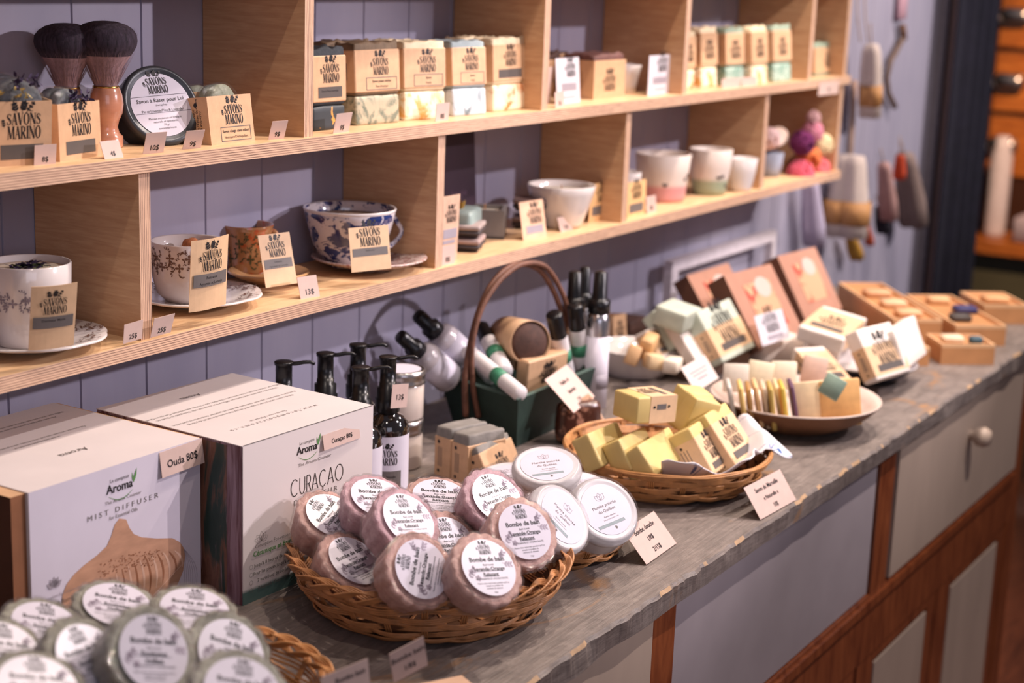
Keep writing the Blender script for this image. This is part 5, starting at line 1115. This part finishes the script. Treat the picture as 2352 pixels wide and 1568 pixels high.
# the two banded leaning soaps (front face bl,br,tl)
def byface(cs, zs, d, label, **k):
    M, w, h = FR3(cs, zs); return ysoap(M, w, d, h, label, **k)
byface(((1640, 1090), (1682, 1058), (1578, 985)), (.030, .030, .082), .044, 'banded yellow soap leaning foremost in the napkin basket, crest toward the front', band=(.0, .80))
byface(((1690, 1068), (1738, 1035), (1628, 945)), (.034, .034, .090), .028, 'banded yellow soap leaning right of the foremost one', band=(.0, .80))
def cube_at(px, py, z, s, rz, rx, ry, label, **k):
    C = oz(px, py, z); return ysoap(boxat(C, *s, rz, rx, ry), *s, label, **k)
VA = .52
byface(((1383, 1072), (1452, 1040), (1345, 997)), (.046, .046, .082), .026, 'plain yellow soap leaning at the left end of the napkin basket')
byface(((1452, 1080), (1512, 1047), (1418, 1010)), (.044, .044, .078), .026, 'plain yellow soap second from the left end')
byface(((1508, 1092), (1580, 1045), (1457, 1026)), (.042, .042, .074), .034, 'plain yellow soap third from the left, before the banded pair')
C = oz(1482, 930, .104); s = (.062, .046, .032); M = boxat(C, *s, -.42, 0, .06)
t = thing('soap_block', 'banded yellow soap lying flat on top of the heap', 'soap', M, GY)
MB().rbox(0, s[0], 0, s[1], 0, s[2], .0025, YELS, 2).build('block', t)
k = MB().box(.020, s[0] - .010 + .008, -.0004, s[1] + .0004, -.0004, s[2] + .0004, KRAFT2, {})
k.logo(INK, (s[0] * .52, s[1] * .35, s[2] + .0007), UX, UY, .022); k.box(s[0] * .72, s[0] * .82, s[1] * .15, s[1] * .85, s[2] + .0004, s[2] + .0007, INKD)
k.polys([ell(.026, s[2] * .6, .0018, .0018), ell(.048, s[2] * .6, .0018, .0018)], INK, (0, -.0008, 0), UX, UZ); k.box(.030, .044, -.0008, -.0004, s[2] * .5, s[2] * .7, INKG)
k.build('wrapper', t)
cube_at(1580, 935, .084, (.045, .028, .050), -.3, .3, .2, 'plain yellow soap standing at the back right of the heap')
cube_at(1600, 952, .080, (.042, .026, .048), -.5, .2, .3, 'plain yellow soap right behind the banded leaning pair')
# napkin
def m_napkin():
    t = NT('white_flowered_cloth'); v = t.co(1, 1, 1, 'UV'); vo = t.n('ShaderNodeTexVoronoi', Scale=9.0); t.l(v, vo.inputs['Vector'])
    ring = t.ramp(vo.outputs['Distance'], [(.0, H('d98a3a')), (.06, H('d98a3a')), (.08, H('2f5a8c')), (.20, H('38639a')), (.23, H('dcd7d8')), (1, H('dcd7d8'))])
    no = t.noise(v, 5, 2, .5, 1.0); ln = t.ramp(no, [(.485, (0, 0, 0, 1)), (.497, (1, 1, 1, 1)), (.503, (1, 1, 1, 1)), (.515, (0, 0, 0, 1))])
    t.base(t.mix(ln, ring, H('44598c'))); t.b.inputs['Roughness'].default_value = .85; t.bump(t.noise(t.co(1, 1, 1), 900, 2), .1); return t.m
NAP = m_napkin(); na, nr = 72, 22; vs = []; fs = []
for j in range(nr + 1):
    f = j / nr
    for i in range(na + 1):
        a = -2.75 + 2.35 * i / na; q = i / na
        sp = max(0, math.sin((q - .66) * 9.2)) if q > .66 else 0
        Rr = .05 + f * (.066 + .007 * math.sin(q * 19) + .040 * sp)
        base = .006 + .040 * min(1, max(0, (Rr - .06) / .06)) ** 1.3
        over = max(0, Rr - .124); z = base + (.004 * math.sin(q * 31 + f * 2) + .012 * max(0, math.sin(q * 14 + .5))) * f * f + .010 * sp * f - over * 1.0
        vs.append((Rr * math.cos(a), Rr * math.sin(a), z + .005))
for j in range(nr):
    for i in range(na): fs.append((j * (na + 1) + i, j * (na + 1) + i + 1, (j + 1) * (na + 1) + i + 1, (j + 1) * (na + 1) + i))
k = MB(); k.add(vs, fs, NAP, True); o = k.build('napkin', None, LR(B3.x, B3.y, 0)); uv = o.data.uv_layers.new(name='u')
for lp in o.data.loops: vv = o.data.vertices[lp.vertex_index].co; uv.data[lp.index].uv = ((vv.x + .2) * 3.2, (vv.y + .2) * 3.2 + vv.z * 2)
md = o.modifiers.new('solid', 'SOLIDIFY'); md.thickness = .0012; tag(o, 'white napkin with blue vines and blue-orange flowers draped over the flat basket rim', 'napkin')
# ------------------------------------------------------------------ plate of thin soap slices
STON = mat('cream_stoneware', 'cdb9ac', .3, .05, 40, .05, coat=.3); STB = mat('brown_bare_clay', '8a5f43', .6, .15, 40, .2)
PL = V((2.100, .812, 0))
t = thing('plate', 'wide stoneware plate with cream inside and brown outside holding thin soap slices', 'plate', LR(PL.x, PL.y, 0))
MB().lathe([(.0001, 0), (.060, 0), (.064, .002), (.085, .012), (.105, .026), (.1175, .040)], 72, STB).lathe([(.1175, .040), (.1180, .0415), (.1165, .0425), (.103, .030), (.083, .017), (.05, .011), (.0001, .010)], 72, STON).build('dish', t)
SL = ['d9b77c', '9a7a52', 'e0c49a', 'b7985a', '5e3f57', 'd8c08c', 'c58d52', '8fa48c', 'd6cdb6', '7a5a4c', 'c9b64e', 'e3d3b4']
def slab(px, py, z, w, d, h, c, label, rz=.5, rx=.0, ry=.25, g='thin soap slices on the stoneware plate'):
    C = oz(px, py, z); k = MB().rbox(0, w, 0, d, 0, h, .0015, mat('slice_' + c, c, .6, .12, 60, .15), 1)
    return grp(tag(k.build('soap_slice', None, boxat(C, w, d, h, rz, rx, ry)), label, 'soap'), g)
cols = [('c9c3ba', 'greyish'), ('e0bd74', 'golden'), ('a9814f', 'brown'), ('deb583', 'tan'), ('cdb9a0', 'beige'), ('b99d55', 'olive'), ('dcc79c', 'cream'), ('cdb04e', 'mustard'), ('c98f4f', 'amber'), ('5e3f57', 'plum')]
xs_ = [1680, 1705, 1722, 1740, 1757, 1772, 1788, 1800, 1795, 1822]
od = ['first', 'second', 'third', 'fourth', 'fifth', 'sixth', 'seventh', 'eighth', 'ninth', 'tenth']
for i, ((c, nm), x) in enumerate(zip(cols, xs_)): slab(x, 925 + (i % 3) * 3, .042 + .003 * (i % 2), .006, .050, .058, c, '%s soap slice, %s from the left of the upright row on the plate' % (nm, od[i]), rz=-1.08, ry=-.22 + .03 * (i % 3))
slab(1868, 925, .044, .052, .006, .060, 'e3cba4', 'broad cream soap slice facing out, right of the plum slice', rz=-1.0, rx=-.12, ry=-.12)
slab(1930, 925, .046, .055, .007, .064, 'd5a468', 'broad tan soap slice facing out at the right end of the row', rz=-1.0, rx=-.12, ry=-.12)
slab(1912, 888, .080, .030, .004, .030, '93a793', 'sage green corner of a slice sticking up at the right end', rz=-1.0, rx=-.12, ry=.5)
for i, (x, y, c, nm) in enumerate(((1690, 868, 'd9cfc0', 'white'), (1745, 862, 'e0d2b4', 'ivory'), (1800, 862, 'ead9c0', 'pale cream'), (1870, 850, 'cfae9c', 'pinkish'))): slab(x, y, .058, .036, .006, .040, c, '%s slice in the rear row of the plate, %s from the left' % (nm, od[i]), rz=-1.0, rx=-.2, ry=.15 * (i % 2))
# ------------------------------------------------------------------ oval dish of kraft soap pieces
PD = oz(1512, 870, .0); PD = V((PD.x + .01, PD.y + .045, 0))
t = thing('oval_dish', 'white oval porcelain dish holding kraft wrapped soap pieces', 'dish', LR(PD.x, PD.y, 0, -.5))
MB().lathe([(.0001, 0), (.045, 0), (.048, .004), (.060, .022), (.066, .042), (.0665, .0435), (.064, .0435), (.058, .024), (.045, .008), (.0001, .007)], 56, GLAZE, fn=lambda a, r, z: (r, z)).build('bowl', t); 
GK = 'kraft wrapped soap pieces in the oval dish'
for i, (px, py, z, s, rz, rx, ry, c, lab) in enumerate(((1455, 815, .05, (.036, .02, .03), .4, .3, .2, 'dcb183', 'kraft wrapped piece at the left of the oval dish'), (1490, 795, .062, (.03, .02, .034), .1, .2, -.3, 'd9ae7c', 'kraft wrapped piece standing in the oval dish middle'), (1500, 830, .046, (.034, .022, .022), .8, .1, .1, 'e5c79c', 'pale wrapped piece lying at the front of the oval dish'), (1545, 838, .044, (.034, .022, .020), .2, 0, 0, 'eee0cc', 'white soap piece with dark sprig at the right of the oval dish'))):
    C = oz(px, py, z); k = MB().rbox(0, s[0], 0, s[1], 0, s[2], .002, mat('piece_' + c, c, .6, .08, 60, .1), 1); grp(tag(k.build('soap_piece', None, boxat(C, *s, rz, rx, ry)), lab, 'soap'), GK)
WC = mat('creamy_card', 'dccbc4', .6, .03, 60, .03)
card((1598, 900), (1651, 868), (1564, 845), [('#bar', .15, .62, .85, .68, INKL), ('#bar', .2, .48, .8, .54, INKL), ('#bar', .3, .3, .7, .38, INKL)], 'cream card with faint lines leaning before the oval dish', z=.028, m=WC, group='product cards on the worktop')
facecard(((1752, 795), (1815, 775), (1748, 722)), (.048, .048, .092), [('#logo', .5, .35, .5), ('#bar', .25, .12, .8, .26, INKL)], 'white crest card standing before the gift boxes', m=WHITE, group='product cards on the worktop')
# ------------------------------------------------------------------ leaning wrapped soap bars behind
SAG = mat('pale_sage_soap', 'bcc2b2', .6, .08, 60, .15); IVO = mat('ivory_soap', 'e6dad0', .6, .05, 60, .1); MG = 'banded soaps propped in the middle display'
def bar3(cs, zs, d, label, band, m, bm=KRAFT2, g=MG): return byface(cs, zs, d, label, band=band, m=m, g=g, bandm=bm)
byfr((1520, 835), (1575, 815), (1484, 757), .034, .024, 'kraft-banded cream soap propped left, above the oval dish', band=(.22, .92), m=IVO, g=MG)
byfr((1662, 832), (1736, 795), (1600, 715), .036, .026, 'kraft-banded sage-topped soap propped at the centre of the display', band=(.10, .64), m=SAG, g=MG)
byfr((1606, 838), (1660, 815), (1545, 738), .034, .020, 'unbanded cream bar between the two banded ones', m=IVO, g=MG)
byfr((1560, 790), (1615, 765), (1500, 712), .060, .026, 'pale sage bar leaning behind the cream one', m=SAG, g=MG)
C = oz(1555, 725, .10); ysoap(boxat(C, .07, .05, .03, .1, .2, 0), .07, .05, .03, 'grey-green soap brick lying at the back, left of the gift boxes', m=SAG, g=MG)
C = oz(1600, 830, .02)
k = MB(); k.box(-.04, .09, -.04, .05, 0, .028, mat('brown_step', '7a5f4e', .6, .1, 20), {})
tag(k.build('display_riser', None, LR(*(oz(1680, 868, 0) + V((-.0, .075, 0))), -.45)), 'low brown wooden riser carrying the propped banded soaps', 'riser')
C = oz(1780, 800, .04)
k = MB().rbox(-.045, .045, -.03, .03, 0, .045, .008, IVO, 2); tag(k.build('soap_loaf', None, LR(*(oz(1770, 830, 0)), -.4)), 'cream soap loaf lying below the white crest card', 'soap')
t = kraftbox(FR((1410, 790), (1472, 775), (1407, 712), y=1.19)[0], .045, .04, .045, 'square kraft carton standing left of the propped soaps', 'logo')
k = MB().rbox(-.03, .03, -.02, .02, 0, .052, .004, M_DBROWN, 2); pp = oy(1440, 800, 1.21); tag(k.build('dark_soap_block', None, LR(pp.x, 1.21, 0, .0)), 'dark brown block under the square kraft carton', 'soap')
# gift boxes
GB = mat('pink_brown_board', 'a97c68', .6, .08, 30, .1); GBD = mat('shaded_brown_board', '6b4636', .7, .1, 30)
FLO = m_blotch('red_yellow_flower_print', 'c59a78', 'b5483a', 30, .56, .5, .1, 1.2, soft=.05)
def gift(cs, Y, d, label):
    M, w, h = FR(*cs, z=Y)
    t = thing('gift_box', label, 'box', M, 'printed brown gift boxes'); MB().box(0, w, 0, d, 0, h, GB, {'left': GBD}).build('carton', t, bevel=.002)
    k = MB().box(w * .25, w * .80, -.0008, 0, h * .22, h * .82, FLO); k.polys([ell(w * .62, h * .74, w * .16, h * .14)], CARD, (0, -.001, 0), UX, UZ); k.build('printed_panel', t); return t
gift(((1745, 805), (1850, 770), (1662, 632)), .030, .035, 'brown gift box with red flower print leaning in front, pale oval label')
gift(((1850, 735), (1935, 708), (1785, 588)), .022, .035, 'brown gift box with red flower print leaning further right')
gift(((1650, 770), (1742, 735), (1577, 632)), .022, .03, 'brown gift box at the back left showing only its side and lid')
# white frame behind
k = MB(); BL = oy(1535, 720, 1.23); fw, fh = .46, .115
for a, b, c, d_ in ((0, fw, fh - .020, fh), (0, fw, 0, .014), (0, .026, .014, fh - .020), (fw - .016, fw, .014, fh - .020)): k.box(a, b, 0, .016, c, d_, mat('white_frame_paint', 'd6cdd4', .5))
zf = oy(1540, 690, 1.23)
tag(k.build('picture_frame', None, LR(zf.x, 1.23, .0)), 'white painted wooden frame leaning on the lavender wall behind the gift boxes', 'frame')
# white soap pile on dark bowl
PB = oz(2020, 880, 0); PB = V((PB.x + .02, PB.y + .03, 0))
t = thing('dark_dish', 'dark blue dish with white rim under the white banded soaps', 'dish', LR(PB.x, PB.y, 0)); MB().lathe([(.0001, 0), (.04, 0), (.06, .010), (.078, .026)], 48, mat('dark_blue_glaze', '3d3d49', .2, .1, 30)).lathe([(.078, .026), (.079, .028), (.076, .0285), (.055, .014), (.0001, .010)], 48, GLAZE).build('bowl', t)
WG = 'white banded soaps piled on the dark dish'
byfr((2016, 873), (2094, 850), (1966, 757), .038, .024, 'white banded soap leaning foremost on the dark dish', band=(.06, .66), m=IVO, g=WG)
byfr((2082, 850), (2130, 812), (2052, 757), .040, .020, 'white soap corner standing right behind the foremost one', m=IVO, g=WG)
bar3(((1895, 885), (1965, 880), (1870, 795)), (.035, .035, .070), .022, 'white banded soap sloping at the left of the pile', (.1, .9), IVO, g=WG)
bar3(((1834, 748), (1938, 780), (1888, 699)), (.078, .066, .092), .024, 'white banded soap lying highest at the rear of the pile', (.1, .9), IVO, g=WG)
C = oz(1895, 800, .03); ysoap(boxat(C, .07, .05, .04, .3), .07, .05, .04, 'white soap block under the sloping bars', m=IVO, g=WG)
# ------------------------------------------------------------------ kraft and wooden trays at the far end
WB = mat('amber_board', 'c0895a', .5, .1, 30, .1); WBT = mat('pale_amber_board', 'dcb084', .5, .08, 30, .05)
def tray2(c, w, d, h, rz, label, items, rnd_=False):
    t = thing('display_tray', label, 'tray', LR(c.x, c.y, 0, rz), 'shallow boxes at the far end of the worktop')
    if rnd_: k = MB().lathe([(.0001, 0), (w, 0), (w, h), (w - .003, h), (w - .003, h - .008), (.0001, h - .008)], 40, WB)
    else: k = MB().box(0, w, 0, d, 0, h - .006, WB); k.box(0, w, 0, .004, h - .006, h, WBT).box(0, w, d - .004, d, h - .006, h, WBT).box(0, .004, .004, d - .004, h - .006, h, WBT).box(w - .004, w, .004, d - .004, h - .006, h, WBT)
    k.build('box', t); m0 = Matrix(t.matrix_world)
    for (x, y, s, col, lab) in items: q = MB().rbox(-s, s, -s * .7, s * .7, 0, .012, .003, mat('item_' + col, col, .5, .1, 60), 1); grp(tag(q.build('soap_bar', None, LR(c.x, c.y, h - .006, rz) @ LR(x, y, .0005)), lab, 'soap'), 'soaps in the shallow far boxes')
RZ = -.913
tray2(V((2.59, .758, 0)), .09, .075, .034, RZ, 'shallow amber board box nearest the worktop edge at the far end', [(.03, .038, .018, 'e0c8a8', 'pale tan soap in the nearest amber box'), (.068, .030, .011, '3a5560', 'dark teal capped piece in the nearest amber box')])
tray2(V((2.540, .803, 0)), .042, .11, .030, RZ, 'narrow amber board box left of the nearest one', [(.021, .05, .014, 'cf9f74', 'brown soap in the narrow amber box')])
tray2(V((2.672, .868, 0)), .085, .32, .046, RZ, 'long amber board box reaching back toward the wall', [(.042, .05, .022, 'd8ab80', 'tan soap at the near end of the long amber box'), (.042, .13, .022, 'e0b890', 'pale soap in the middle of the long amber box'), (.042, .22, .024, 'cfa078', 'darker tan soap at the far end of the long amber box')])
tray2(V((2.742, .782, 0)), .090, .26, .036, RZ, 'wide amber board box between the long and the right hand boxes', [(.03, .06, .018, '4a4440', 'dark brown soap in the wide amber box'), (.065, .13, .020, '3b3a68', 'indigo labelled soap in the wide amber box'), (.045, .21, .02, 'dcae80', 'pale tan soap at the back of the wide amber box')])
tray2(V((2.812, .700, 0)), .080, .20, .034, RZ, 'amber board box right of the wide one by the worktop edge', [(.03, .05, .018, '8a6468', 'pinkish brown soap in the box by the worktop edge')]) if False else None
tray2(V((2.955, .795, 0)), .085, .12, .036, RZ, 'amber board box cut by the right picture edge', [(.04, .05, .024, 'd3a272', 'tan soap in the box at the right picture edge')])
# ------------------------------------------------------------------ things hanging on the wall, right
LIN = mat('cream_linen_knit', 'd2c2ba', .95, .08, 300, .6); ROPE = mat('pale_rope', 'b09888', .9, .2, 200, .5)
def hang(px, py, y=1.24): return oy(px, py, y)
def mitt(px0, py0, px1, py1, wpx, label, m=LIN, bandc='c08c58', y=1.22, taper=.85, name='wash_mitt', cat='mitt'):
    A, B = hang(px0, py0, y), hang(px1, py1, y); sc_px = (A - CP).dot(CF) / FPX; w = wpx * sc_px; L = (A - B).length
    t = thing(name, label, cat, axisM(A, B)); k = MB()
    k.lathe([(.0001, 0), (w * .30, .002), (w * .42 * taper, L * .12), (w * .48 * taper, L * .35), (w * .5, L * .7), (w * .5, L), (.0001, L)], 32, m, fn=lambda a, r, z: (r * (.55 + .45 * abs(math.cos(a)) ** .8 + .03 * math.sin(a * 9)), z)); k.build('knit', t)
    if bandc: MB().lathe([(w * .52, L * .55), (w * .53, L * .55), (w * .54, L * .84), (w * .53, L * .84)], 32, mat('belly_band_' + bandc, bandc, .6, .1, 60), fn=lambda a, r, z: (r * (.55 + .45 * abs(math.cos(a)) ** .8), z)).build('paper_band', t)
    MB().tube([(0, 0, 0), (0, .004, -.02), (0, .01, -.045)], .0016, ROPE, 6).build('loop', t); return t
mitt(1955, 355, 1940, 542, 105, 'cream knitted wash mitt with kraft belly band hanging right of the shelf end')
mitt(2002, 100, 1998, 268, 52, 'slender cream loofah with kraft band hanging high on the wall', taper=1.0, name='loofah', cat='loofah')
mitt(2030, 375, 2042, 500, 45, 'pale pink cloth mitt hanging behind the cream one', mat('pale_pink_cloth', 'b9918c', .9), None, name='wash_cloth', cat='cloth')
mitt(2078, 355, 2098, 510, 70, 'mottled grey knitted mitt hanging rightmost on the wall', mat('grey_brown_knit', '8b7872', .95, .2, 200, .6), None)
mitt(2068, 355, 2066, 410, 30, 'orange-red cloth tip above the mottled grey mitt', mat('orange_cloth', 'c0482a', .9), None, y=1.200, name='wash_cloth', cat='cloth')
mitt(2020, 475, 2030, 530, 36, 'black cloth hanging low between the cream and grey mitts', mat('black_cloth', '221f2a', .9), None, y=1.240, name='wash_cloth', cat='cloth')
mitt(1952, 540, 1968, 590, 36, 'mustard yellow cloth hanging lowest under the cream mitt', mat('mustard_cloth', 'b98a35', .9), None, y=1.240, name='wash_cloth', cat='cloth')
mitt(1990, 520, 1998, 560, 22, 'small red-orange cloth corner right of the mustard one', mat('red_orange_cloth', 'c25a3c', .9), None, y=1.240, name='wash_cloth', cat='cloth')
mitt(1860, 410, 1870, 560, 56, 'pale lilac towel hanging below the shelf end', mat('pale_lilac_towel', 'bdb3cc', .95, .05, 100, .4), None, y=1.235, name='hand_towel', cat='towel')
k = MB(); k.cyl(hang(1963, 185, 1.262) - V((3.3, 1.262, 0)), hang(1953, 352, 1.262) - V((3.3, 1.262, 0)), .006, .006, mat('pinkish_wood_stick', 'b28f7c', .6), 12); tag(k.build('brush_handle', None, LR(3.3, 1.262, 0)), 'straight pinkish wooden brush handle hanging at the shelf end', 'brush')
k = MB(); k.tube([hang(x, y, 1.258) - V((4, 1.25, 0)) for x, y in ((2075, 85), (2062, 110), (2045, 140), (2036, 180), (2040, 215), (2055, 245))], .007, mat('brown_strap', '6f5a50', .7), 8); k.tube([hang(x, y, 1.258) - V((4, 1.25, 0)) for x, y in ((2072, 60), (2074, 75), (2075, 90))], .009, mat('buckle_brown', '6b4c3c', .6), 8)
tag(k.build('back_strap', None, LR(4, 1.25, 0)), 'curved brown back strap hanging from a hook high on the right wall', 'strap')
k = MB().rbox(-.025, .025, 0, .012, -.03, .03, .004, mat('dusty_pink_card', 'b08a98', .7), 1); q = hang(2082, 15, 1.25); tag(k.build('pink_pouch', None, LR(q.x, 1.255, q.z)), 'dusty pink pouch at the top edge above the brown strap', 'pouch')
k = MB(); 
for x0 in (1968, 1985): k.tube([hang(x0, -30, 1.25) - V((3.8, 1.25, 0)), hang(x0 + 2, 40, 1.25) - V((3.8, 1.25, 0)), hang(x0 + 8, 96, 1.23) - V((3.8, 1.25, 0))], .0018, ROPE, 6)
tag(k.build('hanging_cord', None, LR(3.8, 1.25, 0)), 'doubled cord from which the slender loofah hangs', 'cord')
# ------------------------------------------------------------------ doorway curtain and the far room
CUR = mat('midnight_curtain', '1b1a28', .95, .2, 30, .2); n = 90; vs = []
A, B = 4.00, 4.30
for z in (-.86, .3, 1.7):
    for i in range(n + 1): f = i / n; vs.append((A + (B - A) * f, 1.200 + .013 * math.sin(f * 22) + .006 * math.sin(f * 47 + 1), z))
fs = [(j * (n + 1) + i, j * (n + 1) + i + 1, (j + 1) * (n + 1) + i + 1, (j + 1) * (n + 1) + i) for j in range(2) for i in range(n)]
k = MB(); k.add(vs, fs, CUR, True); o = k.build('curtain'); md = o.modifiers.new('solid', 'SOLIDIFY'); md.thickness = .003; tag(o, 'midnight blue curtain hanging in the doorway beyond the display wall', 'curtain')
FX = 6.4
def fx(px, py): return ox(px, py, FX)
a = fx(2225, 545); zc = a.z
GRC = mat('olive_grey_cabinet_paint', '4a4a3a', .6, .1, 10); ORG = m_wood('orange_pine', '8a4a1c', 'bd7434', .35, (14, 3, 14))
t = thing('counter', 'olive counter with orange-brown wooden top in the far room', 'counter', LR(FX, .8, -.88))
yl, yr = fx(2200, 545).y - .8, fx(2600, 545).y - .8
MB().box(.02, .6, yr - .3, yl + .35, 0, zc + .88 - .05, GRC).build('body', t); MB().box(-.03, .62, yr - .3, yl + .37, zc + .88 - .05, zc + .88, ORG).build('top', t, bevel=.01)
t = thing('drawer_chest', 'orange pine chest of small drawers with cup pulls in the far room', 'chest', LR(FX + .25, .8, zc + .001))
y0, y1 = ox(2450, 300, FX + .25).y - .8, ox(2262, 300, FX + .25).y - .8
MB().box(.012, .4, y0, y1, 0, .95, mat('dark_pine', '3a1f12', .5)).build('carcass', t)
zs = [ox(2310, y, FX + .25).z - zc for y in (410, 262, 115, -40)]
for j in range(3):
    za, zb = max(.01, zs[j] + .012), zs[j + 1] - .012
    d_ = MB().box(0, .02, y0 + .02, y1 - .02, za, zb, ORG).build('drawer', t, bevel=.004)
    yc = ox(2318, 200, FX + .25).y - .8
    MB().rbox(-.04, 0, yc - .06, yc + .06, (za + zb) / 2 - .03, (za + zb) / 2 + .035, .028, STEEL, 4).build('cup_pull', d_)
q = ox(2287, 470, FX + .08); qt = ox(2290, 312, FX + .08); k = MB().lathe([(.0001, 0), (.04, 0), (.042, .02), (.042, (qt.z - zc) * .8), (.03, (qt.z - zc) * .9), (.025, qt.z - zc), (.0001, qt.z - zc)], 24, mat('pale_white_plastic', 'c9c3cc', .4)); tag(k.build('white_canister', None, LR(FX + .1, q.y, zc)), 'tall white canister standing on the far counter', 'canister')
q = ox(2370, 470, FX + .02); k = MB().rbox(0, .16, -.16, .22, 0, .10, .01, mat('lilac_grey_box', 'a89fae', .6), 1); tag(k.build('paper_stack_box', None, LR(FX + .0, q.y - .16, zc)), 'lilac grey box lying on the far counter right of the canister', 'box')
